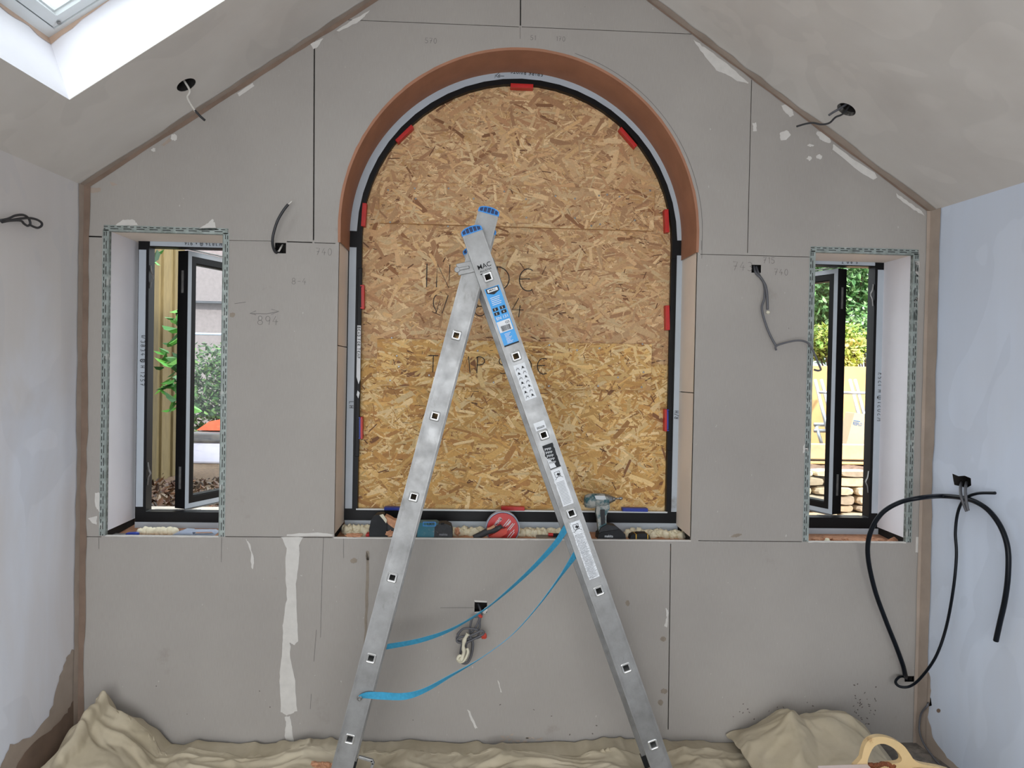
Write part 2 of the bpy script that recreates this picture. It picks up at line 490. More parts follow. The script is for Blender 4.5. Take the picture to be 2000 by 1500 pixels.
G = {
    'I': [[(.2, 0), (.2, 1)]], 'N': [[(.02, 0), (.04, 1), (.55, 0), (.58, 1)]],
    'S': [arc(.3, .75, .25, .24, 50, 250, 8) + arc(.3, .25, .26, .25, 80, -130, 8)],
    'D': [[(.08, 0), (.08, 1)], [(.0, 1)] + arc(.1, .5, .5, .5, 88, -90, 12)],
    'E': [arc(.42, .5, .38, .48, 60, 300, 12), [(.06, .52), (.5, .55)]],
    'W': [arc(.18, .62, .18, .38, 90, 250, 8) + [(.14, .05), (.33, .75), (.45, .05), (.75, 1)]],
    '3': [arc(.25, .75, .25, .24, 140, -80, 9) + arc(.25, .25, .28, .26, 85, -140, 9)],
    '8': [arc(.28, .74, .22, .25, 0, 360, 14), arc(.28, .25, .27, .25, 0, 360, 14)],
    '4': [[(.35, 1), (.02, .38), (.6, .38)], [(.42, .62), (.36, 0)]],
    'T': [[(.0, 1), (.6, 1)], [(.3, 1), (.28, 0)]], 'M': [[(.0, 0), (.12, 1), (.33, .35), (.55, 1), (.66, 0)]],
    'P': [[(.08, 0), (.12, 1)], [(.02, .9)] + arc(.18, .74, .36, .25, 95, -100, 10)],
    'H': [[(.05, 0), (.08, 1)], [(.5, 0), (.53, 1)], [(.06, .5), (.52, .52)]],
    '1': [[(.1, .8), (.25, 1), (.25, 0)]], '2': [arc(.27, .72, .26, .27, 150, -30, 8) + [(.02, 0), (.56, .03)]],
    '5': [[(.52, 1), (.1, .98), (.08, .56)] + arc(.24, .3, .29, .29, 110, -140, 9)], '7': [[(.02, 1), (.55, 1), (.2, 0)], [(.12, .5), (.5, .53)]],
    '0': [arc(.28, .5, .25, .5, 0, 360, 16)], 'B': [[(.06, 0), (.08, 1)], arc(.1, .75, .36, .25, 90, -90, 8) + arc(.1, .25, .42, .25, 90, -90, 8)],
    'R': [[(.06, 0), (.08, 1)], arc(.1, .75, .38, .25, 90, -90, 8) + [(.55, 0)]], 'A': [[(.0, 0), (.3, 1), (.56, 0)], [(.1, .38), (.48, .38)]],
    'O': [arc(.3, .5, .28, .48, 0, 360, 16)], 'V': [[(.0, 1), (.28, 0), (.56, 1)]], 'F': [[(.06, 0), (.08, 1), (.52, 1)], [(.07, .52), (.42, .54)]],
    'L': [[(.08, 1), (.06, 0), (.5, .02)]], '/': [[(.0, -.1), (.4, 1.1)]], '+': [[(.05, .5), (.5, .5)], [(.28, .25), (.28, .78)]],
    '9': [arc(.28, .7, .24, .28, 0, 360, 12), [(.52, .7), (.42, 0)]], '6': [[(.45, 1), (.1, .5)] + arc(.28, .28, .24, .27, 160, -200, 12)],
    '(': [arc(.34, .5, .42, .66, 0, 360, 18)], '>': [[(.0, .5), (.9, .5)], [(.62, .75), (.9, .5), (.62, .25)]],
    '-': [[(.05, .45), (.5, .5)]], 'J': [[(.1, 1), (.5, 1)], [(.35, 1), (.33, .2), (.05, .1)]],
}


def strokes(mb, txt, org, ux, uy, h, w, nrm, mi=0, gap=.3):
    org, ux, uy, nrm = Vector(org), Vector(ux).normalized(), Vector(uy).normalized(), Vector(nrm).normalized()
    x = 0.0
    for ch in txt:
        if ch == ' ': x += .5; continue
        if ch == '(':                                   # ring round the next letter
            ring_at = x - .06
            for pl in G['(']: _ribbon(mb, [org + ux * ((a + ring_at) * h) + uy * (b * h) for a, b in pl], w, nrm, mi)
            continue
        g = G.get(ch)
        if not g: continue
        for pl in g: _ribbon(mb, [org + ux * ((a + x) * h) + uy * (b * h) for a, b in pl], w, nrm, mi)
        x += max(p[0] for pl in g for p in pl) + gap


def _ribbon(mb, pts, w, nrm, mi=0):
    vs_ = []; m = len(pts)
    for i, p in enumerate(pts):
        t = pts[min(i + 1, m - 1)] - pts[max(i - 1, 0)]
        t = t.normalized() if t.length > 1e-9 else Vector((1, 0, 0))
        sd = t.cross(nrm).normalized() * (w / 2)
        vs_ += [p + sd, p - sd]
    mb.add(vs_, [(2 * i, 2 * i + 1, 2 * i + 3, 2 * i + 2) for i in range(m - 1)], mi)


def text2d(txt, size=1.0, bold=.010):
    cu = bpy.data.curves.new('t', 'FONT'); cu.body = txt; cu.size = size; cu.resolution_u = 3; cu.offset = bold
    ob = bpy.data.objects.new('t', cu); COL.objects.link(ob)
    dg = bpy.context.evaluated_depsgraph_get()
    me = bpy.data.meshes.new_from_object(ob.evaluated_get(dg))
    vs_ = [tuple(v.co[:2]) for v in me.vertices]; fs = [tuple(p.vertices) for p in me.polygons]
    bpy.data.objects.remove(ob); bpy.data.curves.remove(cu); bpy.data.meshes.remove(me)
    return vs_, fs


def put_text(mb, txt, org, ux, uy, h, mi=0, width=None):
    vs_, fs = text2d(txt)
    if not vs_: return
    x0 = min(v[0] for v in vs_); x1 = max(v[0] for v in vs_); y0 = min(v[1] for v in vs_); y1 = max(v[1] for v in vs_)
    sy = h / (y1 - y0); sx = (width / (x1 - x0)) if width else sy
    org, ux, uy = Vector(org), Vector(ux), Vector(uy)
    mb.add([org + ux * ((a - x0) * sx) + uy * ((b - y0) * sy) for a, b in vs_], fs, mi)


XA, YA, ZA = Vector((1, 0, 0)), Vector((0, 1, 0)), Vector((0, 0, 1))
wallmap = lambda x, z, d: Vector((x, d, z))

# ================================================================== THE SETTING
# ---- main measures of the gable
xl = P(157, 880).x; xr = P(1804, 930).x
eL = P(164, 362); eR = P(1816, 411)
sl = (P(700, 16).z - eL.z) / (P(700, 16).x - eL.x); sr = (P(1358, 67).z - eR.z) / (P(1358, 67).x - eR.x)
xa = (eR.z - eL.z + sl * eL.x - sr * eR.x) / (sl - sr); za = eL.z + sl * (xa - eL.x)
eLz = eL.z + sl * (xl - eL.x); eRz = eR.z + sr * (xr - eR.x)
zs = (P(320, 1048.3).z + P(1000, 1051.5).z + P(1680, 1058.5).z) / 3
w1 = (P(209, 745).x, P(432, 745).x, zs, P(320, 454).z)
w3 = (P(1585, 775).x, P(1777, 780).x, zs, P(1690, 495).z)
ax0, ax1 = P(657.5, 750).x, P(1356, 765).x
AR = (ax1 - ax0) / 2; axc = (ax0 + ax1) / 2; azc = P(1016, 95).z - AR
TH = .30                                            # wall thickness to the outside
FY = .235                                           # room face of the window frames


def arch_poly(r, zb, n=48, cx=None, cz=None):
    cx = axc if cx is None else cx; cz = azc if cz is None else cz
    return [(cx + r, zb)] + [(cx + r * math.cos(math.pi * k / n), cz + r * math.sin(math.pi * k / n)) for k in range(n + 1)] + [(cx - r, zb)]


rectp = lambda a: [(a[0], a[2]), (a[1], a[2]), (a[1], a[3]), (a[0], a[3])]


def slot(p, q, w):
    a, b = P(*p), P(*q); d = Vector((b.x - a.x, 0, b.z - a.z)).normalized(); n_ = Vector((-d.z, 0, d.x)) * (w / 2)
    return [(c.x, c.z) for c in (a + n_, b + n_, b - n_, a - n_)]


slots = [slot((672, 38.5), (1013.5, 52.5), .003), slot((1019, 52.5), (1351, 66.5), .003), slot((1017, -60), (1016.5, 50), .005),
         slot((614, 76), (612.3, 469), .0055), slot((1468, 156), (1460, 494), .0035), slot((167, 461.5), (199, 462.5), .006),
         slot((447, 469.5), (536, 471), .002), slot((560, 472), (610, 473.5), .0045), slot((614, 474), (655, 475.5), .003),
         slot((1366, 496.5), (1581, 502), .0025), slot((160, 1048), (198, 1048.5), .0028), slot((440, 1048), (650, 1050), .003),
         slot((1364, 1056), (1566, 1058), .003), slot((1310, 1062), (1305, 1425), .0042)]


def hole_px(cx, cy, wpx, hpx):
    a = P(cx - wpx / 2, cy - hpx / 2); b = P(cx + wpx / 2, cy + hpx / 2)
    return [(a.x, a.z), (b.x, a.z), (b.x, b.z), (a.x, b.z)]


sock = {'up_left': hole_px(548, 484.5, 21, 21), 'up_right': hole_px(1477, 525, 18, 16),
        'centre': hole_px(939, 1186, 24, 21), 'corner': hole_px(1776, 1326, 18, 11)}
mb = MB()
out = [(xl - .03, -.02), (xr + .03, -.02), (xr + .03, eRz + .03 - sr * 0), (xa, za + .04), (xl - .03, eLz + .03)]
out = [(xl - .03, -.02), (xr + .03, -.02), (xr + .03, eRz + sr * .03 + .02), (xa, za + .05), (xl - .03, eLz - sl * .03 + .02)]
arch0 = arch_poly(AR, zs)
mb.plate(out, [rectp(w1), rectp(w3), arch0] + slots + list(sock.values()), wallmap, 0, .0125, 0, 0, back=False)
# dark cavity right behind the sheets, open where the openings are
mb.plate(out, [rectp(w1), rectp(w3), arch0] + [h for h in sock.values()], wallmap, .016, .016, 1)
# outer skin of the gable
mb.plate([(x * 1.08, z + (.3 if z > 1 else -.5)) for x, z in out], [rectp(w1), rectp(w3), arch0], wallmap, TH, TH + .06, 2)
gable = struct(mb.build('wall_gable', ['board', 'gap', 'brick'], origin=(0, 0, 0)), 'grey plasterboard gable wall with three window openings')

# back boxes of the cable holes
for k, h in sock.items():
    b = MB(); (x0, z1), (x1, _), (_, z0), _ = h
    b.add([(x0, .0, z0), (x1, .0, z0), (x1, .0, z1), (x0, .0, z1), (x0, .05, z0), (x1, .05, z0), (x1, .05, z1), (x0, .05, z1)],
          [(4, 5, 6, 7), (0, 1, 5, 4), (1, 2, 6, 5), (2, 3, 7, 6), (3, 0, 4, 7)])
    b.build('cable_hole', 'void', gable)


# reveal boards and sills (parts of the gable)
def quad_board(name, a, b, c, d, t, mat, parent=gable):
    a, b, c, d, t = map(Vector, (a, b, c, d, t))
    return MB().add([a, b, c, d, a + t, b + t, c + t, d + t], [(0, 1, 2, 3), (7, 6, 5, 4), (0, 4, 5, 1), (1, 5, 6, 2), (2, 6, 7, 3), (3, 7, 4, 0)]).build(name, mat, parent)


def reveals(w, gap_left, gap_right):
    x0, x1, z0, z1 = w
    quad_board('reveal_board', (x0, .001, z0 + gap_left), (x0, TH, z0 + gap_left * 1.2), (x0, TH, z1), (x0, .001, z1), (-.012, 0, 0), 'reveal_white')
    quad_board('reveal_board', (x1, .001, z0 + gap_right), (x1, TH, z0 + gap_right * 1.2), (x1, TH, z1), (x1, .001, z1), (.012, 0, 0), 'reveal_white')
    quad_board('reveal_board', (x0, .001, z1), (x1, .001, z1), (x1, TH, z1), (x0, TH, z1), (0, 0, .012), 'reveal')
    quad_board('sill_bed', (x0 - .01, .013, z0 - .028), (x1 + .01, .013, z0 - .028), (x1 + .01, TH, z0 - .012), (x0 - .01, TH, z0 - .012), (0, 0, -.02), 'crumb')
    for x in (x0 - .014, x1 + .014):
        MB().box((x, .155, z0 - .01), (.003, .29, .10)).build('cavity_side', 'void', gable)


reveals(w1, .016, .0); reveals(w3, .0, .016)
zb = azc - .05
for x, t in ((ax0, -.012), (ax1, .012)):
    zm = azc - .05 - (.45 if t < 0 else .62)
    quad_board('reveal_board', (x, .001, zs + .012), (x, TH, zs + .02), (x, TH, zm - .002), (x, .001, zm - .002), (t, 0, 0), 'reveal')
    quad_board('reveal_board', (x, .001, zm + .002), (x, TH, zm + .002), (x, TH, zb), (x, .001, zb), (t, 0, 0), 'reveal')
    MB().box((x + t * 1.4, .155, zs + .3), (.003, .29, .9)).build('cavity_side', 'void', gable)
quad_board('sill_bed', (ax0 - .01, .013, zs - .028), (ax1 + .01, .013, zs - .028), (ax1 + .01, TH, zs - .012), (ax0 - .01, TH, zs - .012), (0, 0, -.02), 'crumb')
for x0_, x1_ in ((w1[0], w1[1]), (ax0, ax1), (w3[0], w3[1])):
    mq = MB(); n_ = 50; pts_ = []
    for k in range(n_ + 1):
        x_ = x0_ + (x1_ - x0_) * k / n_; pts_ += [(x_, -.0016, zs - .0035 - .002 * noise.noise(Vector((x_ * 30, 1, 2)))), (x_, -.0016, zs + .0012), (x_, .014, zs + .001)]
    mq.add(pts_, [(3 * k + j, 3 * k + j + 1, 3 * k + j + 4, 3 * k + j + 3) for k in range(n_) for j in range(2)]); mq.build('sill_edge', 'filler', gable)
# brown plastered soffit of the arch, with a ragged edge that laps onto the face of the wall
mb = MB(); n = 90; rows = []
for k in range(n + 1):
    a = R(-5.0 + 190 * k / n) if True else 0
    rag = .0025 + .004 * abs(noise.noise(Vector((k * .6, 3, 0))))
    ca, sa = math.cos(a), math.sin(a)
    def pt(r_, y):
        if sa >= 0: return Vector((axc + r_ * ca, y, azc + r_ * sa))
        return Vector((axc + math.copysign(r_, ca), y, azc + AR * sa * 1.15))
    rows.append([pt(AR + rag + .002, -.0015), pt(AR - .006, -.0015), pt(AR - .007 + .003 * noise.noise(Vector((k * .3, 0, 5))), .05), pt(AR - .006, .15), pt(AR - .005, TH), pt(AR + .02, TH)])
mb.add([p for r_ in rows for p in r_], [(i * 6 + j, i * 6 + j + 1, i * 6 + j + 7, i * 6 + j + 6) for i in range(n) for j in range(5)])
mb.build('arch_plaster', 'arch_plaster', gable)

# perforated metal corner beads round the small windows
def bead(p, q, inward, sy):
    p, q, inward = Vector(p), Vector(q), Vector(inward); L = (q - p).length; d = (q - p).normalized(); e = Vector((0, -.0012, 0))
    m_ = MB(); wd = .024
    fa = [p + e - inward * wd, q + e - inward * wd, q + e + inward * .001, p + e + inward * .001]
    m_.add(fa, [(0, 1, 2, 3)], uv=[[(0, 0), (L, 0), (L, wd), (0, wd)]])
    rb = [p + e + inward * .001, q + e + inward * .001, q + inward * .001 + Vector((0, .02, 0)), p + inward * .001 + Vector((0, .02, 0))]
    m_.add(rb, [(0, 1, 2, 3)], uv=[[(0, .024), (L, .024), (L, 0), (0, 0)]])
    pts = [p + e + inward * .0005, q + e + inward * .0005]
    m_.tube(pts, .0016, 6)
    m_.uv = [u if u else [(0, .02)] * len(f) for u, f in zip(m_.uv, m_.f)]
    m_.build('corner_bead', 'bead', gable)


for w in (w1, w3):
    x0, x1, z0, z1 = w
    bead((x0, 0, z0), (x0, 0, z1 + .005), XA, 1); bead((x1, 0, z0), (x1, 0, z1 + .005), -XA, 1); bead((x0 - .02, 0, z1), (x1 + .02, 0, z1), -ZA, 1)

# ---- side walls
aL, aR = R(3.7), R(4.5)
dL = Vector((-math.sin(aL), -math.cos(aL), 0)); dR = Vector((math.sin(aR), -math.cos(aR), 0))     # from the gable towards the camera
oL = Vector((xl, .0, 0)); oR = Vector((xr, .0, 0)); LEN = 5.75
nL = Vector((math.cos(aL), -math.sin(aL), 0)); nR = Vector((-math.cos(aR), -math.sin(aR), 0))     # into the room
lw = lambda s_, z, d: oL + dL * s_ + ZA * z - nL * d
rw = lambda s_, z, d: oR + dR * s_ + ZA * z - nR * d


def on_lw(u, v, off=0.0):
    return Ppl(u, v, oL + nL * off, nL)


def on_rw(u, v, off=0.0):
    return Ppl(u, v, oR + nR * off, nR)


def rw_st(u, v):
    p = on_rw(u, v) - oR; return (p.dot(dR), p.z)


def lw_st(u, v):
    p = on_lw(u, v) - oL; return (p.dot(dL), p.z)


hR1 = [rw_st(*q) for q in ((1860, 925), (1872, 930), (1884, 929), (1896, 934), (1897, 948), (1888, 953), (1876, 950), (1864, 947), (1862, 938))]
hR2 = [rw_st(*q) for q in ((1806, 1357), (1813, 1356), (1818, 1364), (1820, 1378), (1813, 1380), (1808, 1370))]
hL1 = [lw_st(*q) for q in ((-22, 418), (-4, 418), (-4, 438), (-22, 438))]
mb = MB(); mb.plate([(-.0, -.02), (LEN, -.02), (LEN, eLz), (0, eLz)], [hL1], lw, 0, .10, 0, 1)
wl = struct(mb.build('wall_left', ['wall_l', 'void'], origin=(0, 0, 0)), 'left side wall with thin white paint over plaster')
mb = MB(); mb.plate([(-.0, -.02), (LEN, -.02), (LEN, eRz), (0, eRz)], [hR1, hR2], rw, 0, .10, 0, 1)
wr = struct(mb.build('wall_right', ['wall_r', 'void'], origin=(0, 0, 0)), 'right side wall with bluish white paint')
for pr, mp, hs in ((wl, lw, [hL1]), (wr, rw, [hR1, hR2])):
    for h in hs:
        xs_ = [p[0] for p in h]; zs_ = [p[1] for p in h]
        b = MB(); b.plate([(min(xs_) - .01, min(zs_) - .01), (max(xs_) + .01, min(zs_) - .01), (max(xs_) + .01, max(zs_) + .01), (min(xs_) - .01, max(zs_) + .01)], [], mp, .06, .065)
        b.build('cable_hole', 'void', pr)

# ---- sloping ceilings
uL = Vector((xa - xl, 0, za - eLz)).normalized(); uR = Vector((xa - xr, 0, za - eRz)).normalized()
cL0 = Vector((xl, 0, eLz)); cR0 = Vector((xr, 0, eRz))
ncL = uL.cross(-dL).normalized(); ncR = uR.cross(-dR).normalized()
if ncL.z > 0: ncL = -ncL
if ncR.z > 0: ncR = -ncR                            # both point down into the room
SL = (Vector((xa, 0, za)) - cL0).length; SR = (Vector((xa, 0, za)) - cR0).length
cl = lambda s_, t, d: cL0 + uL * s_ + dL * t - ncL * d
cr = lambda s_, t, d: cR0 + uR * s_ + dR * t - ncR * d


def st_of(p, o, u_, d_):
    q = p - o; a, b, c = u_.dot(u_), u_.dot(d_), d_.dot(d_); r1, r2 = q.dot(u_), q.dot(d_); det = a * c - b * b
    return ((r1 * c - r2 * b) / det, (r2 * a - r1 * b) / det)


def cl_st(u, v, off=0): return st_of(Ppl(u, v, cL0 - ncL * off, ncL), cL0 - ncL * off, uL, dL)
def cr_st(u, v, off=0): return st_of(Ppl(u, v, cR0 - ncR * off, ncR), cR0 - ncR * off, uR, dR)


s0, t0 = cl_st(136, 195)
HS = .26                                            # depth of the rooflight shaft
s1, t1 = cl_st(102, 75, HS)
SKW, SKL = 1.25, .95
tr0 = t0 + SKL + .45                                # added unseen opening behind the camera, lets in sky to brighten the walls
fill_hole = [(s0, tr0), (s0 + SKW, tr0), (s0 + SKW, tr0 + 1.7), (s0, tr0 + 1.7)]
sky = [(s0, t0), (s0 + SKW, t0), (s0 + SKW, t0 + SKL), (s0, t0 + SKL)]
skt = [(s1, t1), (s1 + SKW - .12, t1), (s1 + SKW - .12, t1 + SKL), (s1, t1 + SKL)]
ds, dt = cl_st(364, 166)
es, et = cr_st(1653, 214)
mb = MB(); mb.plate([(-.02, 0), (SL + .25, 0), (SL + .25, LEN + .1), (-.02, LEN + .1)], [sky, fill_hole, circ(ds, dt, .038, 20)], cl, 0, .002, 0, back=False)
mb.plate([(-.3, -.35), (SL + .1, -.35), (SL + .1, LEN + .3), (-.3, LEN + .3)], [skt, fill_hole], cl, HS + .03, HS + .05, 1)
for q_, f_ in ((fill_hole, cl),):
    lo_ = [f_(*p_, 0) for p_ in q_]; hi_ = [f_(*p_, .30) for p_ in q_]
    mb.add(lo_ + hi_, [(i, (i + 1) % 4, 4 + (i + 1) % 4, 4 + i) for i in range(4)])
ceilL = struct(mb.build('ceiling_left', ['ceil', 'brick'], origin=(0, 0, 0)), 'left ceiling slope with a rooflight')
mb = MB(); mb.plate([(-.02, 0), (SR + .25, 0), (SR + .25, LEN + .1), (-.02, LEN + .1)], [circ(es, et, .038, 20)], cr, 0, .02, 0, back=False)
mb.plate([(-.3, -.35), (SR + .3, -.35), (SR + .3, LEN + .3), (-.3, LEN + .3)], [], cr, .28, .30, 1)
ceilR = struct(mb.build('ceiling_right', ['ceil', 'brick'], origin=(0, 0, 0)), 'right ceiling slope')
for pr, mp, s_, t_ in ((ceilL, cl, ds, dt), (ceilR, cr, es, et)):
    b = MB(); n = 20; c_ = circ(s_, t_, .038, n)
    b.add([mp(x, y, .0) for x, y in c_] + [mp(x, y, .09) for x, y in c_], [(i, (i + 1) % n, n + (i + 1) % n, n + i) for i in range(n)] + [tuple(range(n, 2 * n))])
    b.build('downlight_hole', 'void', pr)
# rooflight shaft
mb = MB()
lo = [cl(*q, 0) for q in sky]; hi = [cl(*q, HS + .04) for q in skt]
mb.add(lo + hi, [(i, (i + 1) % 4, 4 + (i + 1) % 4, 4 + i) for i in range(4)])
mb.build('rooflight_shaft', 'reveal_white', ceilL)
# bare plaster left round the rooflight frame
def onshaft(q, i, k, a):     # a: 0 at the frame, 1 at the ceiling
    return None
mb = MB()
for (i, j, ln) in ((0, 1, .75), (3, 0, .9)):
    A0, A1, B0_, B1 = hi[i], hi[j], lo[i], lo[j]
    n = 26; top, bot = [], []
    for k in range(n + 1):
        f = k / n
        h_ = HS + .04; q = .16 + .10 * noise.noise(Vector((f * 7, i * 4, 1))) + .06 * (abs(f - (0 if i == 0 else 1)) < .08)
        if i == 0: q *= max(.25, 1 - f * .9)
        a_ = A0.lerp(A1, f); b_ = B0_.lerp(B1, f)
        nn = (lo[2] + lo[0]) / 2 - (a_ + b_) / 2; nn = nn.normalized() * .002
        top.append(a_ + nn); bot.append(a_.lerp(b_, max(.07, q * .8 + .05)) + nn)
    mb.add(top + bot, [(k, k + 1, n + 2 + k, n + 1 + k) for k in range(n)])
mb.build('bare_plaster', 'plaster_pale', ceilL)
# rooflight (window_4)
w4 = struct(thing('window_4', cl(s1, t1, HS), 'white framed rooflight in the left ceiling slope', 'rooflight')); del w4['category']
def ring(mb_, a, b, d0, d1):                        # frame between two (s,t) rectangles
    mb_.plate(a, [b], cl, d0, d1)
inset = lambda q, k: [(q[0][0] + k, q[0][1] + k), (q[1][0] - k, q[1][1] + k), (q[2][0] - k, q[2][1] - k), (q[3][0] + k, q[3][1] - k)]
b = MB(); ring(b, inset(skt, -.03), inset(skt, .032), HS, HS + .09); fr4 = b.build('frame', 'velux', w4, bevel=.003)
b = MB(); ring(b, inset(skt, .031), inset(skt, .036), HS + .012, HS + .09); b.build('seal', 'seal', w4)
b = MB(); ring(b, inset(skt, .035), inset(skt, .074), HS + .004, HS + .08); b.build('sash', 'velux', w4, bevel=.003)
b = MB(); ring(b, inset(skt, .072), inset(skt, .080), HS + .02, HS + .06); b.build('glazing_bead', 'velux', w4)
b = MB(); b.plate(inset(skt, .07), [], cl, HS + .05, HS + .056); b.build('pane', 'glass', w4)
ks, kt = cl_st(115, 44, HS)
b = MB(); b.plate(circ(ks, kt, .007, 14), [], cl, HS - .003, HS + .001); b.build('screw_cap', 'steel', w4)

# ---- floor and the rear wall with its glazed doors
b = MB(); b.box((0, -2.6, -.06), (5.2, 6.6, .12)); struct(b.build('floor', 'floor'), 'bare dusty concrete floor')
yb = -LEN * math.cos(aL) + .05
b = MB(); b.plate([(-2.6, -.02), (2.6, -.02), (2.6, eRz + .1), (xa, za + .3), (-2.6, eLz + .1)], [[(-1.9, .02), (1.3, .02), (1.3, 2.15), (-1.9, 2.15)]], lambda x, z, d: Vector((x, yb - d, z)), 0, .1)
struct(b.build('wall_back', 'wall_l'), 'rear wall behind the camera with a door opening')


# ---- damp plaster bands in the corners (trims)
def band(name, pts, wv, nrm, mat, amp=.35, n=60, off=.0015):
    """irregular strip along pts (two points), width vector wv"""
    a, b_ = Vector(pts[0]), Vector(pts[1]); wv, nrm = Vector(wv), Vector(nrm)
    off = .0010 + .0004 * int(name.split('_')[1]); m_ = MB(); A, Bv = [], []
    for k in range(n + 1):
        f = k / n; p = a.lerp(b_, f) + nrm * off
        q = 1 + amp * noise.noise(Vector((f * 9, hash(name) % 7, 0.3))) + amp * .6 * noise.noise(Vector((f * 31, 2, 1)))
        A.append(p); Bv.append(p + wv * q)
    m_.add(A + Bv, [(k, k + 1, n + 2 + k, n + 1 + k) for k in range(n)])
    return struct(m_.build(name, mat))


NY = Vector((0, -1, 0))
random.seed(3)
pl = lambda x, z: Vector((x, 0, z))
apex = pl(xa, za)
band('trim_1', (pl(xl, eLz), apex), pl(.0, -.022), NY, 'plaster_dark', .2)
band('trim_2', (cl(0, 0, 0), cl(SL, 0, 0)), dL * .030, ncL, 'plaster', .35)
band('trim_3', (pl(xr, eRz), apex), pl(.0, -.012), NY, 'plaster_dark', .3)
band('trim_4', (cr(0, 0, 0), cr(SR, 0, 0)), dR * .036, ncR, 'plaster', .45)
band('trim_5', (pl(xl, .0), pl(xl, eLz)), pl(.028, 0), NY, 'plaster_dark', .25)
band('trim_6', (lw(0, 0, 0), lw(0, eLz, 0)), dL * .034, nL, 'plaster', .25)
band('trim_7', (pl(xr, .0), pl(xr, eRz)), pl(-.018, 0), NY, 'plaster', .15)
band('trim_8', (rw(0, .0, 0), rw(0, eRz, 0)), dR * .065, nR, 'plaster', .12)


# stains / filler: irregular flat patches on a surface, as parts of the wall
def patch(pts, parent, mat, name='filler_patch', onp=None, jag=.0, h=.0012, sub=5):
    onp = onp or (lambda u, v: P(u, v, -h))
    q = []
    n = len(pts)
    for i in range(n):
        a, b_ = pts[i], pts[(i + 1) % n]
        for k in range(sub):
            f = k / sub; u = a[0] + (b_[0] - a[0]) * f; v = a[1] + (b_[1] - a[1]) * f
            if jag: u += jag * noise.noise(Vector((u * .35, v * .35, 1))); v += jag * noise.noise(Vector((u * .35, v * .35, 7)))
            q.append((u, v))
    tris = tessellate_polygon([[Vector((u, v, 0)) for u, v in q]])
    MB().add([onp(u, v) for u, v in q], [tuple(t) for t in tris]).build(name, mat, parent)


def ell(u, v, a, b_, rot=0, n=14):
    c, s_ = math.cos(R(rot)), math.sin(R(rot))
    return [(u + a * math.cos(t) * c - b_ * math.sin(t) * s_, v + a * math.cos(t) * s_ + b_ * math.sin(t) * c) for t in [2 * math.pi * k / n for k in range(n)]]


fill = [[(549, 1049), (592, 1049), (584, 1066), (585, 1090), (578, 1140), (580, 1200), (582, 1252), (575, 1260), (566, 1255), (567, 1285), (576, 1330), (580, 1388), (560, 1398), (549, 1390), (546, 1330), (549, 1290), (552, 1250), (553, 1215), (560, 1170), (558, 1120), (559, 1070)],
        [(566, 1398), (570, 1420), (574, 1452), (560, 1456), (556, 1436), (559, 1412), (556, 1400)],
        [(1537, 203), (1549, 214), (1551, 226), (1543, 228), (1530, 215), (1526, 206)], [(1523, 259), (1537, 254), (1545, 263), (1535, 274), (1524, 274)],
        ell(1581, 309, 5, 4), ell(1600, 306, 6, 5), ell(1583, 284, 6, 2.5), ell(1609, 268, 17, 7, 38),
        [(1628, 282), (1660, 306), (1708, 338), (1714, 346), (1706, 351), (1680, 336), (1626, 292)],
        [(1354, 78), (1375, 92), (1420, 125), (1460, 160), (1462, 163), (1440, 158), (1420, 146), (1400, 138), (1378, 112)],
        [(1750, 378), (1775, 395), (1800, 412), (1806, 422), (1785, 410), (1752, 385)], [(1470, 240), (1478, 240), (1478, 256), (1470, 256)],
        [(225, 440), (240, 430), (262, 429), (270, 440)], [(385, 449), (400, 440), (415, 428), (420, 436), (424, 450)],
        ell(340, 268, 6, 7), ell(300, 293, 4, 4), [(462, 182), (494, 162), (497, 168), (468, 188)],
        [(605, 84), (632, 75), (620, 92), (612, 96)], [(690, 38), (722, 20), (705, 40), (662, 62), (656, 60)],
        [(560, 1044), (620, 1040), (650, 1044), (648, 1047), (560, 1047)],
        [(1784, 509), (1796, 509), (1795, 540), (1788, 540)], [(1784, 565), (1795, 566), (1794, 590), (1785, 590)], [(1782, 605), (1792, 606), (1791, 626), (1783, 626)],
        [(1789, 1048), (1796, 1050), (1794, 1080), (1788, 1078)], [(480, 1052), (488, 1062), (496, 1090), (494, 1112), (490, 1108), (490, 1080)],
        [(185, 963), (194, 962), (195, 1000), (186, 990)], [(172, 1012), (190, 1008), (188, 1024), (180, 1022)],
        [(1570, 868), (1577, 862), (1578, 882), (1568, 886)], [(913, 1386), (918, 1390), (932, 1422), (928, 1424), (918, 1402)], [(971, 1328), (974, 1330), (980, 1352), (977, 1352)],
        [(1300, 1188), (1306, 1190), (1304, 1226), (1298, 1224), (1302, 1206)], [(1655, 600), (1660, 600), (1660, 640), (1655, 640)]]
for f_ in fill[:-1]: patch(f_, gable, 'filler', jag=2.2)
for f_ in ([(172, 366), (198, 367), (196, 374), (184, 377), (172, 376)], [(214, 354), (224, 358), (228, 361), (218, 363)], [(316, 282), (330, 270), (334, 274), (322, 284), (314, 285)]):
    patch(f_, gable, 'plaster', 'plaster_splash', jag=2.5)
M['brownstain'] = simple('brown_stain', C(140, 129, 116), .85, var=.12)
M['scuff'] = simple('dark_scuff', C(96, 88, 82), .85)
for f_ in (ell(454, 615, 5, 5), ell(691, 1095, 7, 5), ell(718, 1085, 4, 10), [(715, 1075), (721, 1090), (719, 1180), (713, 1290), (708, 1290), (714, 1190)],
           ell(1295, 1248, 6, 5), ell(1297, 1350, 7, 5), ell(1290, 1372, 5, 6), ell(1226, 1178, 4, 6), ell(1438, 1046, 12, 3, -15)):
    patch(f_, gable, 'brownstain', 'stain', jag=1.5)
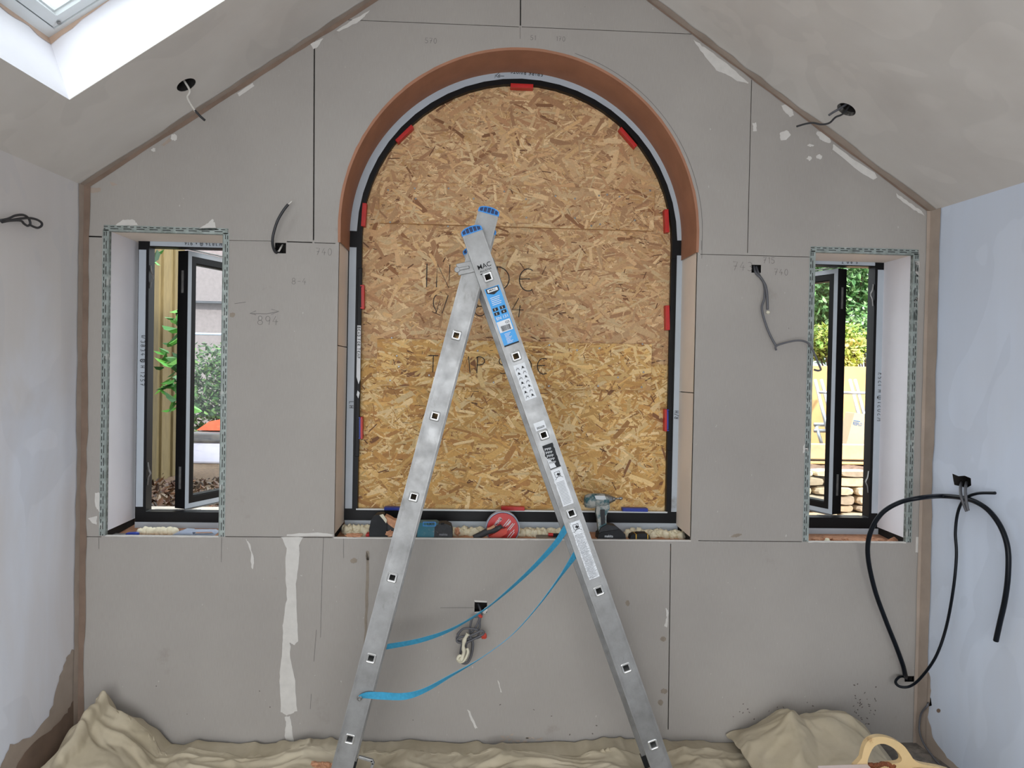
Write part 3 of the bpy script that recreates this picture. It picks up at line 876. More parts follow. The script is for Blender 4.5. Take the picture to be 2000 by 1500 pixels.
for k in range(70):
    if k < 38: u, v = random.gauss(1682, 14), random.gauss(1380, 20)
    elif k < 54: u, v = random.uniform(1430, 1600), random.uniform(1370, 1410)
    else: u, v = random.uniform(260, 1280), random.uniform(1330, 1440)
    if k < 54 or not (640 < u < 790): patch(ell(u, v, random.uniform(1, 2.6), random.uniform(.6, 1.4), random.uniform(-70, 70), 6), gable, 'scuff', 'scuff_mark', sub=1)
for (u, v) in [(random.uniform(960, 1095), random.gauss(1444, 4)) for _ in range(26)]:
    patch(ell(u, v + (u - 1000) * .12, random.uniform(2, 5), random.uniform(1, 2.6), random.uniform(-30, 30), 7), gable, 'plaster', 'plaster_splash', jag=2, sub=2)
# pencil lines and figures
pm = MB()
def pline(pts, w=.0016): _ribbon(pm, [P(u, v, -.0009) for u, v in pts], w, NY)
def pfig(t_, u, v, hpx, wpx=.0014):
    strokes(pm, t_, P(u, v, -.0009), XA, ZA, hpx * .00214, wpx, NY)
for q in ([(632, 1050), (629, 1120), (626, 1245)], [(618, 1230), (613, 1292)], [(608, 1355), (606, 1385)], [(193, 1050), (193, 1072)], [(433, 1050), (432, 1098)],
          [(488, 612), (520, 613), (545, 608)], [(500, 607), (488, 612), (500, 615)], [(530, 604), (545, 608), (530, 614)], [(458, 593), (480, 590)], [(860, 1187), (925, 1187)],
          [(1370, 488), (1370, 470)], [(1016, 52), (1016, 76)], [(671, 1052), (671, 1090)]): pline(q)
for k, rr in enumerate((AR + .019, AR + .03)):
    pts = []
    for j in range(40):
        a = R(74 - 74 * j / 39 - k * 0); pts.append(Vector((axc + rr * math.cos(a), -.0009, azc + rr * math.sin(a))))
    if k == 0:
        pts.append(pts[-1] + Vector((0, 0, -.10))); _ribbon(pm, pts, .0016, NY)
pfig('894', 503, 634, 17); pfig('8-4', 570, 555, 12); pfig('740', 617, 498, 13); pfig('743', 1431, 528, 17); pfig('740', 1512, 537, 12); pfig('715', 1490, 514, 12); pfig('570', 830, 84, 10); pfig('51', 1036, 78, 9); pfig('170', 1086, 80, 9)
pm.build('pencil_marks', 'pencil', gable)
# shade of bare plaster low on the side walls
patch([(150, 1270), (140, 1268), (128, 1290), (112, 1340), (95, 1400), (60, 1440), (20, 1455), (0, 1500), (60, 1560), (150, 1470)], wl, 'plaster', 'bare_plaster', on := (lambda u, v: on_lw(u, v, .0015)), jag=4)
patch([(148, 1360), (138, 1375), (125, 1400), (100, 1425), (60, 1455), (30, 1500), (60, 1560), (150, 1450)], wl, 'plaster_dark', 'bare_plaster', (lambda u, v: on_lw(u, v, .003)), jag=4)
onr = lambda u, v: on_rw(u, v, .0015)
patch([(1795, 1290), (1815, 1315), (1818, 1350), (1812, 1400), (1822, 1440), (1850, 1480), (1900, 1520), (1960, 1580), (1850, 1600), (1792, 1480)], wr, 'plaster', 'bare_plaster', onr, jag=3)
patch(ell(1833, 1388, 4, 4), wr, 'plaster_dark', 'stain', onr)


# ================================================================== WINDOWS
def small_window(idx, xo, hinge_right, top_v, bot_v, uc, note, headnote):
    """xo = (outer left x, outer right x); frame face at FY"""
    x0, x1 = xo
    zt = P(uc, top_v, FY).z; zbk = P(uc, bot_v[0], FY).z; zbl = P(uc, bot_v[1], FY).z; zbt = P(uc, bot_v[2], FY).z
    o = thing('window_%d' % idx, ((x0 + x1) / 2, FY, zbl), ('narrow black casement window left of the arch, open outwards to a fence' if idx == 1 else 'narrow black casement window right of the arch, open outwards to the garden'), 'window')
    del o['category']; struct(o)
    mp = lambda x, z, d: Vector((x, FY + d, z))
    fw_ = .046
    b = MB(); b.plate([(x0, zbl), (x1, zbl), (x1, zt + .03), (x0, zt + .03)], [[(x0 + fw_, zbk), (x1 - fw_, zbk), (x1 - fw_, zt - .024), (x0 + fw_, zt - .024)]], mp, 0, .06)
    b.box(((x0 + x1) / 2, FY + .028, zbt - .02 + (zbl - zbt) / 2), (x1 - x0, .05, zbl - zbt + .04))
    b.build('frame', 'black', o, bevel=.002)
    # protective tape
    hi_x = x1 if hinge_right else x0
    sgn = -1 if hinge_right else 1
    tb = MB()
    a = hi_x + sgn * .003; c_ = hi_x + sgn * .034
    tb.box(((a + c_) / 2, FY - .0008, (zbk + zt) / 2 - .008), (abs(c_ - a), .0016, zt - zbk - .06))
    tb.build('side_tape', 'tape', o)
    tb = MB(); hx0, hx1 = (x0 + .05, x1 + .0) if not hinge_right else (x0, x1 - .048)
    tb.box(((hx0 + hx1) / 2, FY - .0008, zt - .009), (hx1 - hx0, .0016, .022)); tb.build('head_tape', 'tape', o)
    tb = MB(); tb.box(((x0 + x1) / 2, FY - .0008, (zbl + zbt) / 2 - .008), (x1 - x0, .0016, zbl - zbt + .016)); tb.build('sill_tape', 'tape', o)
    ib = MB(); nr = Vector((0, -1, 0))
    if not hinge_right:
        strokes(ib, note, P(270, 655, FY - .003) + XA * .012, -ZA, XA, .017, .0022, nr, gap=.55)
        strokes(ib, headnote, P(433, 474, FY - .003), -XA, -ZA, .014, .0022, nr, gap=.5)
    else:
        strokes(ib, note, P(1722, 822, FY - .003) - XA * .002, ZA, -XA, .019, .0022, nr, gap=.45)
        strokes(ib, headnote, P(1675, 509, FY - .003), -XA, -ZA, .014, .0022, nr, gap=.7)
    ib.build('marker_lettering', 'ink', o)
    # the open sash, swung outwards about a point slid to mid frame
    hu = (364, 745) if not hinge_right else (1631.5, 765)
    hx = P(*hu, FY + .05).x
    ang = R(67); sd = 1 if not hinge_right else -1
    dv = Vector((sd * math.cos(ang), math.sin(ang), 0)); nv = Vector((sd * math.sin(ang), -math.cos(ang), 0))   # nv: room face of the sash
    SWd = .40; org = Vector((hx, FY + .05, 0))
    szb, szt = zbk + .004, zt - .028
    mp2 = lambda a_, z, d: org + dv * a_ - nv * d + ZA * z
    s_ = bpy.data.objects.new('sash', None); COL.objects.link(s_); s_.parent = o; s_.location = Vector((hx, FY + .05, zbl)) - o.location
    fr = lambda e: [(e, szb + e), (SWd - e, szb + e), (SWd - e, szt - e), (e, szt - e)]
    b = MB(); b.plate(fr(0), [fr(.05)], mp2, 0, .056); b.build('sash_frame', 'black', s_, bevel=.002)
    b = MB(); b.plate(fr(.001), [fr(.022)], mp2, -.0016, 0); b.build('sash_tape', 'tape', s_)
    b = MB(); b.plate(fr(.048), [fr(.054)], mp2, .006, .05); b.build('glazing_seal', 'seal', s_)
    b = MB(); b.plate(fr(.049), [], mp2, .016, .020); b.build('pane', 'glass', s_)
    # friction stays and keeps
    b = MB()
    for z in (szt + .006, szb - .003):
        b.box(org + dv * .12 + ZA * z, (.26, .014, .004), (dv, nv, ZA)); b.box((hx - sd * .03, FY + .05, z), (.2, .014, .003))
    b.build('friction_stay', 'steel', o)
    b = MB()
    for fz in (.13, .86):
        zz = zt - (zt - zbk) * fz
        b.tube(spline([(hi_x + sgn * .047, FY + .012, zz + .05), (hi_x + sgn * .052, FY + .01, zz + .02), (hi_x + sgn * .060, FY + .01, zz), (hi_x + sgn * .052, FY + .01, zz - .02), (hi_x + sgn * .047, FY + .012, zz - .05)], 5), .004, 6)
    b.build('keep', 'steel', o)
    b = MB()
    for fz in (.14, .88):
        zz = zt - (zt - zbk) * fz
        b.box(org - nv * .028 - dv * .001 + ZA * zz, (.002, .012, .10), (dv, nv, ZA))
    b.build('latch', 'steel', o)
    return o


lx = P(267, 745, FY).x; rx = P(1722, 770, FY).x
small_window(1, (lx, max(lx + .47, w1[1] + .002)), False, 472.5, (1000, 1020, 1036), 340, 'W3834 (B H 1257', 'W3834 (A + 916')
small_window(3, (min(rx - .44, w3[0] - .002), rx), True, 509, (1011, 1032, 1046), 1650, 'W2021 (T H 1257', '5 80 T')

# ---- arched window
fl = P(677, 760, FY).x; frx = P(1330, 770, FY).x
fR = (frx - fl) / 2; fcx = (fl + frx) / 2
zbk = P(1000, 998, FY).z; zbl = P(1000, 1019, FY).z; zbt = P(1000, 1037, FY).z
fcz = P(1013, 139, FY).z - fR
w2 = thing('window_2', (fcx, FY, zbt), 'large arched black window frame boarded up with strand board', 'window'); del w2['category']; struct(w2)
fmap = lambda x, z, d: Vector((x, FY + d, z))
apf = lambda r, zb_, n=28: [(fcx + r, zb_)] + [(fcx + r * math.cos(math.pi * k / n), fcz + r * math.sin(math.pi * k / n)) for k in range(n + 1)] + [(fcx - r, zb_)]
IN = .056
b = MB(); b.plate(apf(fR + .02, zbl), [apf(fR - IN, zbk)], fmap, 0, .075); b.build('frame', 'black', w2)
b = MB()
n = 26
pr = []
for k in range(n + 1):
    a = R(1.5 + 177 * k / n); ca, sa = math.cos(a), math.sin(a)
    for (r_, y) in ((fR + .0, -.0015), (fR - .033, -.0015)): pr.append((fcx + r_ * ca, FY + y, fcz + r_ * sa))
b.add(pr, [(2 * k, 2 * k + 1, 2 * k + 3, 2 * k + 2) for k in range(n)]); b.build('arch_tape', 'tape', w2)
for sx, zt_ in ((-1, P(685, 483, FY).z), (1, P(1322, 499, FY).z)):
    b = MB(); xq = fcx + sx * (fR - .0175); zlo = zbk + .004
    b.box((xq, FY - .0008, (zt_ + zlo) / 2), (.031, .0016, zt_ - zlo)); b.build('side_tape', 'tape', w2)
b = MB(); b.box((fcx, FY + .02, (zbl + zbt) / 2 - .008), (2 * fR - .004, .045, zbl - zbt + .016)); b.build('sill_tape', 'tape', w2)
# white glazing bead on the bottom rail, black beads up the sides
b = MB(); b.box((fcx, FY + .006, zbk + .001), (2 * (fR - IN) + .01, .018, .006)); b.build('glazing_bead', 'velux', w2)
for sx, va, vb in ((-1, 523, 892), (1, 505, 880)):
    b = MB(); uu = 699 if sx < 0 else 1310
    pa, pb = P(uu, va, FY - .01), P(uu, vb, FY - .01)
    b.box((fcx + sx * (fR - IN + .004), FY - .004, (pa.z + pb.z) / 2), (.018, .014, pa.z - pb.z)); b.build('loose_bead', 'black', w2, bevel=.002)
lb = MB(); pa, pb = P(699, 636, FY), P(699, 745, FY)
lb.add([(fcx - fR + IN - .012, FY - .0115, pa.z), (fcx - fR + IN + .004, FY - .0115, pa.z), (fcx - fR + IN + .005, FY - .0115, pb.z + .01), (fcx - fR + IN - .002, FY - .0115, pb.z - .012), (fcx - fR + IN - .012, FY - .0115, pb.z + .02)], [(0, 1, 2, 3, 4)])
lb.add([(fcx - fR + IN - .006, FY - .0115, pb.z - .04), (fcx - fR + IN + .004, FY - .0115, pb.z - .05), (fcx - fR + IN - .002, FY - .0115, pb.z - .075), (fcx - fR + IN - .010, FY - .0115, pb.z - .06)], [(0, 1, 2, 3)])
lb.build('paper_label', 'paper', w2)
ib = MB(); nr = Vector((0, -1, 0))
strokes(ib, 'BEAD FOR TEMP', (fcx - fR + IN - .010, FY - .013, pa.z - .006), -ZA, XA, .012, .002, nr, gap=.42)
strokes(ib, 'LH', P(683, 797, FY - .004) - XA * .002 + ZA * .03, -ZA, XA, .019, .0022, nr, gap=.5)
strokes(ib, 'R/H', P(1325, 818, FY - .004), ZA, -XA, .018, .0022, nr, gap=.25)
strokes(ib, 'SPARE RIVOTS', P(1060, 142.5, FY - .004) + ZA * .002, -XA + ZA * .06, -ZA, .017, .0025, nr, gap=.22)
strokes(ib, '>', P(985, 142, FY - .004), -XA, -ZA, .03, .0022, nr)
b_ = [(974, 152), (967, 146), (966, 153), (969, 147), (975, 142)]
_ribbon(ib, [P(u, v, FY - .004) for u, v in b_], .002, nr)
ib.build('marker_lettering', 'ink', w2)

# ================================================================== STRAND BOARD
def clip_rect(poly, x0, x1, y0, y1):
    for ax_, lim, sg in ((0, x0, 1), (0, x1, -1), (1, y0, 1), (1, y1, -1)):
        o_ = []
        for i in range(len(poly)):
            a, c_ = poly[i], poly[(i + 1) % len(poly)]
            da, dc = sg * (a[ax_] - lim), sg * (c_[ax_] - lim)
            if da >= 0: o_.append(a)
            if da * dc < 0:
                t = da / (da - dc); o_.append((a[0] + (c_[0] - a[0]) * t, a[1] + (c_[1] - a[1]) * t))
        poly = o_
        if len(poly) < 3: return None
    return poly


PAL = {'gold': [(224, 186, 122), (212, 168, 100), (200, 152, 84), (232, 202, 146), (186, 136, 74), (238, 212, 164), (164, 112, 62)],
       'tan': [(206, 168, 124), (194, 152, 108), (216, 182, 136), (180, 136, 96), (226, 198, 152), (164, 118, 82), (210, 170, 118)]}


def strands(mb_, x0, x1, z0, z1, y, count, pal, inside=None, size=1.0, seed=1):
    rg = random.Random(seed)
    for i in range(count):
        cx, cz = rg.uniform(x0, x1), rg.uniform(z0, z1)
        if inside and not inside(cx, cz): continue
        fine = rg.random()
        if fine < .66: L, w = rg.uniform(.016, .062), rg.uniform(.0014, .0055)
        elif fine < .95: L, w = rg.uniform(.05, .11), rg.uniform(.006, .017)
        else: L, w = rg.uniform(.08, .15), rg.uniform(.014, .028)
        base = rg.choice(PAL[pal]); mid_ = (212, 170, 108) if pal == 'gold' else (200, 160, 116); base = tuple(m_c + (b_c - m_c) * .72 for b_c, m_c in zip(base, mid_)); k = rg.uniform(.93, 1.09)
        if rg.random() < .022: base = (140, 96, 62)
        if fine < .66 and rg.random() < .05: base = (104, 68, 44)
        if rg.random() < .03: base, L, w = (66, 42, 28), rg.uniform(.008, .022), rg.uniform(.001, .003)
        L *= size; w *= size
        th = rg.gauss(0, .6) if rg.random() < .72 else rg.uniform(-1.5, 1.5)
        c, s_ = math.cos(th), math.sin(th)
        j = lambda k: rg.uniform(-k, k)
        pts = [(-L / 2, j(w * .3)), (-L * .46 + j(L * .05), -w / 2), (j(L * .2), -w / 2 + j(w * .18)), (L * .44 + j(L * .06), -w / 2), (L / 2, j(w * .4)), (L * .45 + j(L * .05), w / 2), (j(L * .2), w / 2 + j(w * .18)), (-L * .45 + j(L * .05), w / 2)]
        poly = [(cx + a * c - b2 * s_, cz + a * s_ + b2 * c) for a, b2 in pts]
        poly = clip_rect(poly, x0, x1, z0, z1)
        if not poly: continue
        col = C(*[min(255, x * k) for x in base])
        yy = y - .0001 - .0016 * i / count
        tx, tz = j(.02), j(.05)
        mb_.add([(p[0], yy + (p[0] - cx) * tx * .1 + (p[1] - cz) * tz * .1, p[1]) for p in poly], [tuple(range(len(poly)))], 0, col)


OY = FY + .030
osb = thing('strand_board_panel', (fcx, OY, zbk), 'large arched OSB strand board panel filling the middle window opening', 'board')
ri = fR - IN + .012
b = MB(); b.plate(apf(ri, zbk - .01, 40), [], lambda x, z, d: Vector((x, OY + d, z)), 0, .018, col=C(190, 148, 96))
zsplit = P(1000, 706, OY).z
ins = lambda x, z: (z < fcz and abs(x - fcx) < ri) or (z >= fcz and (x - fcx) ** 2 + (z - fcz) ** 2 < (ri - .005) ** 2)
strands(b, fcx - ri, fcx + ri, zsplit, fcz + ri, OY, 13000, 'tan', ins, 1.0, 11)
strands(b, fcx - ri, fcx + ri, zbk - .008, zsplit, OY, 9500, 'gold', ins, .95, 12)
b.build('main_sheet', 'osb', osb, fix=False)


def osb_strip(u0, v0, u1, v1, pal, seed, label):
    y1_ = OY - .019
    a, c_ = P(u0, v0, y1_), P(u1, v1, y1_)
    m_ = MB(); x0, x1, z0, z1 = a.x, c_.x, c_.z, a.z
    m_.box(((x0 + x1) / 2, OY - .0095, (z0 + z1) / 2), (x1 - x0, .0175, z1 - z0), col=C(196, 152, 100))
    strands(m_, x0, x1, z0, z1, OY - .0184, 1900, pal, None, .85, seed)
    o = m_.build('cover_strip', 'osb', osb, fix=False); o['label'] = label
    return o


st1 = osb_strip(742, 354, 1277, 451, 'tan', 21, 'upper strand board cover strip')
st2 = osb_strip(737, 661, 1271, 763, 'gold', 22, 'lower strand board cover strip')


def screw(parent, u, v):
    p = P(u, v, OY - .0205); m_ = MB()
    m_.loft([[p + Vector((r_ * math.cos(2 * math.pi * k / 10), y, r_ * math.sin(2 * math.pi * k / 10))) for k in range(10)] for r_, y in ((.0045, .002), (.0045, -.0006), (.003, -.0014))])
    m_.build('screw', 'steel', parent, smooth=False)


for q in ((810, 368), (876, 368), (925, 388), (985, 374), (1027, 389), (1085, 383), (1123, 388), (1170, 382), (1186, 380), (1210, 384), (1028, 425), (1123, 426), (1172, 438), (1240, 430), (762, 434), (758, 371), (875, 442), (1155, 441), (812, 388), (1270, 372)): screw(st1, *q)
for q in ((765, 660), (775, 695), (779, 716), (838, 733), (762, 743), (933, 685), (964, 747), (1073, 674), (1127, 684), (1171, 680), (1255, 672), (1207, 737), (1257, 727), (1168, 754), (1253, 756), (1072, 754)): screw(st2, *q)
ib = MB()
strokes(ib, 'INSIDE', P(824, 560, OY - .0025), XA - ZA * .02, ZA, .105, .0044, nr, gap=.40)
strokes(ib, 'W3834', P(846, 614, OY - .0025), XA - ZA * .01, ZA, .088, .0038, nr, gap=.42)
ib.build('marker_lettering', 'ink', osb)
ib = MB(); strokes(ib, 'TEMP SIDE', P(836, 727, OY - .0215), XA - ZA * .0, ZA, .075, .0038, nr, gap=.32)
ib.build('marker_lettering', 'ink', st2)

# ================================================================== GLAZING PACKERS
def packer(u0, v0, u1, v1, cols, label, wide=.016, dy=.0):
    yy = FY + .006
    a, c_ = P(u0, v0, yy), P(u1, v1, yy); d = (c_ - a).normalized(); L = (c_ - a).length
    pn = Vector((-d.z, 0, d.x)); mid = (a + c_) / 2
    if pn.dot(Vector((fcx, 0, fcz - .35)) - Vector((mid.x, 0, mid.z))) < 0: pn = -pn
    t = thing('glazing_packer', mid, label, 'packer', 'plastic packers round the boarded window') if len(cols) > 1 else None
    off = 0.0
    for cix, cname in enumerate(cols):
        th_ = wide / len(cols) if len(cols) > 1 else wide
        m_ = MB(); c2 = mid + pn * (off + th_ / 2 - wide / 2) + Vector((0, .002 + dy, 0))
        m_.box(c2, (L, .036, th_), (d, YA, pn))
        for sx in (-1, 1): m_.box(c2 + d * (L * .46 * sx) - YA * .0185, (L * .05, .002, th_ * .8), (d, YA, pn))
        m_.box(c2 - YA * .0185, (L * .8, .0016, th_ * .35), (d, YA, pn))
        if t is not None:
            m_.build('packer_layer', cname, t, bevel=.0012)
        else:
            tag(m_.build('glazing_packer', cname, bevel=.0012), label, 'packer', 'plastic packers round the boarded window')
        off += th_


packer(997, 169, 1041, 171, ['red'], 'red plastic packer at the very top of the arched window', .018)
packer(775, 278, 806, 248, ['red'], 'red plastic packer on the upper left curve of the arch', .016)
packer(1210, 252, 1241, 288, ['red'], 'red plastic packer on the upper right curve of the arch', .016)
packer(713, 398, 710, 443, ['red'], 'red plastic packer on the left side, beside the upper cover strip', .018)
packer(1300, 410, 1302, 455, ['red'], 'red plastic packer on the right side, beside the upper cover strip', .018)
packer(708, 557, 708, 604, ['red'], 'red plastic packer on the left side, level with the word INSIDE', .018)
packer(1302, 597, 1303, 645, ['red'], 'red plastic packer on the right side, level with the handwritten number ending 34', .018)
packer(705, 814, 705, 857, ['blue', 'red'], 'stacked blue and red packer low on the left side of the board', .018)
packer(1301, 799, 1301, 842, ['blue', 'red'], 'stacked blue and red packer low on the right side of the board', .020)
packer(751, 992.5, 800, 993.5, ['blue'], 'blue plastic packer on the bottom rail, behind the left ladder leg', .013)
packer(979, 992, 1024, 993, ['red'], 'red plastic packer on the bottom rail, above the round red disc', .016)
packer(1215, 994.5, 1264, 995.5, ['blue'], 'blue plastic packer on the bottom rail, right of the impact driver', .015)

# ================================================================== LADDER
LY = -.62
SWID, SDEP = .071, .022
LA = {}
A1, A7 = P(953, 541, LY), P(1276, 1454, LY)
BY = LY + .028
B1, B6 = P(891, 655, BY), P(683, 1443, BY)
LW = .40                                             # front face to the rear stile's front face (outer section)
lad = thing('step_ladder', ((A7.x + B6.x) / 2, LY + LW / 2, 0), 'aluminium combination ladder standing opened as an A-frame in front of the arched window', 'ladder')


def section(p1, pn, nspan, top_uv, y_front, y_back, first):
    ax_ = (pn - p1).normalized(); sp = (pn - p1).length / nspan
    wv = Vector((-ax_.z, 0, ax_.x));  wv = wv if wv.x > 0 else -wv
    top = P(top_uv[0], top_uv[1], y_front); st = (top - p1).dot(ax_)
    foot = (-.0 - p1.z) / ax_.z + .0
    foot -= SWID / 2 * abs(wv.z) / abs(ax_.z)
    foot = (0.012 - p1.z) / ax_.z - SWID * .5 * abs(wv.z / ax_.z)
    holes = [i * sp for i in range(first, int((foot - .10) / sp) + 1)]
    for yf in (y_front, y_back):
        o0 = Vector((p1.x, yf, p1.z)); mp = lambda w_, a_, d, o0=o0: o0 + wv * w_ + ax_ * a_ + YA * d
        b = MB()
        b.plate([(-SWID / 2, st + .014), (SWID / 2, st + .014), (SWID / 2, foot), (-SWID / 2, foot)], [rrect(.0235, .0235, .003, 3, 0, h) for h in holes], mp, 0, SDEP)
        for w_ in (-.0335, .0335, -.0265, .0265):
            ww = .004 if abs(w_) > .03 else .0015
            c_ = o0 + wv * w_ + ax_ * ((st + .014 + foot) / 2) - YA * .0006
            b.box(c_, (ww, .0014, foot - st - .03), (wv, YA, ax_))
        for w_ in (-SWID / 2, SWID / 2):                # flanges turned inwards
            pass
        sti = b.build('stile', 'alu', lad)
        # end cap
        arcp = [(SWID / 2 + .001, st + .016)] + [(SWID / 2 * math.cos(math.pi * k / 14) * 1.02, st + .006 - .014 * math.sin(math.pi * k / 14)) for k in range(15)] + [(-SWID / 2 - .001, st + .016)]
        cells = []
        for k in range(5):
            xa_, xb_ = -.0315 + k * .0130, -.0315 + k * .0130 + .0105
            ht = lambda x: st + .009 - .0135 * math.sqrt(max(0, 1 - (x / (SWID / 2)) ** 2))
            cells.append([(xa_, st + .0125), (xb_, st + .0125), (xb_, ht(xb_)), (xa_, ht(xa_))])
        b = MB(); b.plate(arcp, cells, mp, -.0015, SDEP + .001); cp = b.build('end_cap', 'capblue', lad)
        b = MB(); b.plate(arcp, [], lambda w_, a_, d: mp(w_ * .96, st + .010 + (a_ - st - .010) * .9, d), .003, SDEP - .003); b.build('cap_infill', 'capdark', cp)
        # foot
        b = MB(); b.plate([(-SWID / 2 - .003, foot - .05), (SWID / 2 + .003, foot - .05), (SWID / 2 + .003, foot), (-SWID / 2 - .003, foot)], [], mp, -.003, SDEP + .003)
        b.build('foot', 'rubber', lad, bevel=.004)
    for h in holes:                                  # rungs: square tubes crimped over the stiles
        c0 = Vector((p1.x, 0, p1.z)) + ax_ * h
        b = MB(); mp = lambda w_, a_, d, c0=c0: Vector((c0.x, d, c0.z)) + wv * w_ + ax_ * a_
        o_, i_ = rrect(.0245, .0245, .004, 3), rrect(.0195, .0195, .002, 3)
        b.plate(o_, [i_], mp, y_front - .001, y_back + SDEP + .001)
        for yc, sg in ((y_front, -1), (y_back + SDEP, 1)):
            rings = [[mp(x, y, yc + d) for x, y in rrect(q, q, q * .18, 3)] for q, d in ((.0345, sg * .0002), (.0325, sg * .0022), (.0285, sg * .0032), (.0245, sg * .0026), (.0205, -sg * .004))]
            b.loft(rings, cap=False)
        b.build('rung', 'alu_bright', lad)
    return ax_, wv, sp, st, foot


axA, wA, spA, stA, ftA = section(A1, A7, 6, (918, 447), LY, LY + LW, 0)
axB, wB, spB, stB, ftB = section(B1, B6, 5, (957, 409), BY, LY + LW - .028, -1)


def on_A(a_, w_, d=0.0):  # point on the front face of the front stile (a_ along axis from first hole)
    return Vector((A1.x, LY - d, A1.z)) + axA * a_ + wA * w_


def stick(a0, a1, w0, w1_, mat, name, d=.0016, jag=0.0, jagseed=1):
    m_ = MB(); n = 12
    L_ = [on_A(a0 + (a1 - a0) * k / n, w0 + jag * noise.noise(Vector((k * .9, jagseed, 0))), d) for k in range(n + 1)]
    R_ = [on_A(a0 + (a1 - a0) * k / n, w1_ + jag * noise.noise(Vector((k * .9, jagseed, 5))), d) for k in range(n + 1)]
    m_.add(L_ + R_, [(k, k + 1, n + 2 + k, n + 1 + k) for k in range(n)])
    return m_.build(name, mat, lad)


# brand print at the top of the outer stile
upA, rtA = -axA, wA
b = MB(); put_text(b, 'MAC', on_A(-.032, -.022, .0012), rtA, upA, .016, width=.046); put_text(b, 'ALLISTER', on_A(-.021, -.020, .0012), rtA, upA, .0065, width=.042)
b.add([on_A(-.017, -.022, .0012), on_A(-.017, .018, .0012), on_A(-.013, .014, .0012), on_A(-.013, -.020, .0012)], [(0, 1, 2, 3)])
b.build('brand_print', 'ink', lad)
BS0 = .036
sb = stick(BS0, BS0 + .205, -.026, .026, 'stickblue', 'blue_label', jag=.0015); sb['label'] = 'blue maker label with pictograms and a barcode'
b = MB()
D2 = .0022
b.add([on_A(BS0 + .002, -.022, D2), on_A(BS0 + .002, .022, D2), on_A(BS0 + .017, .022, D2), on_A(BS0 + .026, 0, D2), on_A(BS0 + .017, -.022, D2)], [(0, 1, 2, 3, 4)], 0)
for r_ in range(2):
    for c_ in range(2):
        ca = BS0 + .070 + r_ * .015; cw = -.013 + c_ * .025
        b.add([on_A(ca, cw - .009, D2), on_A(ca, cw + .009, D2), on_A(ca + .011, cw + .009, D2), on_A(ca + .011, cw - .009, D2)], [(0, 1, 2, 3)], 0)
b.add([on_A(BS0 + .200, -.026, D2), on_A(BS0 + .200, .026, D2), on_A(BS0 + .205, .026, D2), on_A(BS0 + .205, -.026, D2)], [(0, 1, 2, 3)], 0)
# white areas
def wq(a0, a1, w0, w1_, mi=1, d=D2 + .0004): b.add([on_A(a0, w0, d), on_A(a0, w1_, d), on_A(a1, w1_, d), on_A(a1, w0, d)], [(0, 1, 2, 3)], mi)
wq(BS0 + .0045, BS0 + .0155, -.018, .018); wq(BS0 + .118, BS0 + .156, -.024, .022, 1, D2)
put_text(b, 'EN 131', on_A(BS0 + .112, -.020, D2), rtA, upA, .010, 1, width=.040)
for k in range(5): wq(BS0 + .034 + k * .006, BS0 + .036 + k * .006, -.017, .016 - .002 * (k % 3), 1)
for k in range(8): wq(BS0 + .163 + k * .0045, BS0 + .1645 + k * .0045, -.012, .010 - .004 * (k % 3), 1)
x = -.016
while x < .016:
    w_ = random.choice((.0006, .001, .0016)); wq(BS0 + .135, BS0 + .153, x, x + w_, 0, D2 + .0006); x += w_ + random.choice((.0006, .001))
put_text(b, 'GS', on_A(BS0 + .131, .004, D2 + .0006), rtA, upA, .008, 0, width=.014)
put_text(b, 'MAC', on_A(BS0 + .0125, -.012, D2 + .0008), rtA, upA, .006, 0, width=.024)
for r_ in range(2):
    for c_ in range(2):
        put_text(b, ('5', '2', '3', '4')[r_ * 2 + c_], on_A(BS0 + .079 + r_ * .015, -.016 + c_ * .025, D2 + .0006), rtA, upA, .007, 1)
b.build('label_print', ['ink', 'paper'], sb)
# pictogram sheet
PS = spA + .028
s2 = stick(PS, PS + .125, -.020, .020, 'paper', 'pictogram_label', jag=.002, jagseed=3); s2['label'] = 'white safety label with rows of pictograms'
b = MB()
for r_ in range(7):
    for c_ in range(2):
        ca, cw = PS + .008 + r_ * .0165, -.010 + c_ * .019
        _ribbon(b, [on_A(ca + .012, cw - .006, D2), on_A(ca + .001, cw, D2), on_A(ca + .012, cw + .006, D2)], .0011, NY)
        if (r_ + c_) % 2: b.add([on_A(ca + .003, cw - .003, D2), on_A(ca + .003, cw + .002, D2), on_A(ca + .010, cw + .003, D2), on_A(ca + .010, cw - .002, D2)], [(0, 1, 2, 3)])
        else: _ribbon(b, [on_A(ca + .007, cw - .005, D2), on_A(ca + .005, cw + .006, D2)], .0013, NY)
b.build('label_print', 'ink', s2)
# small number label
NS = 2 * spA - .048
s3 = stick(NS, NS + .028, -.021, .017, 'paper', 'number_label'); b = MB(); put_text(b, '609008', on_A(NS + .016, .012, D2), -rtA, -upA, .008, width=.027); b.build('label_print', 'ink', s3)
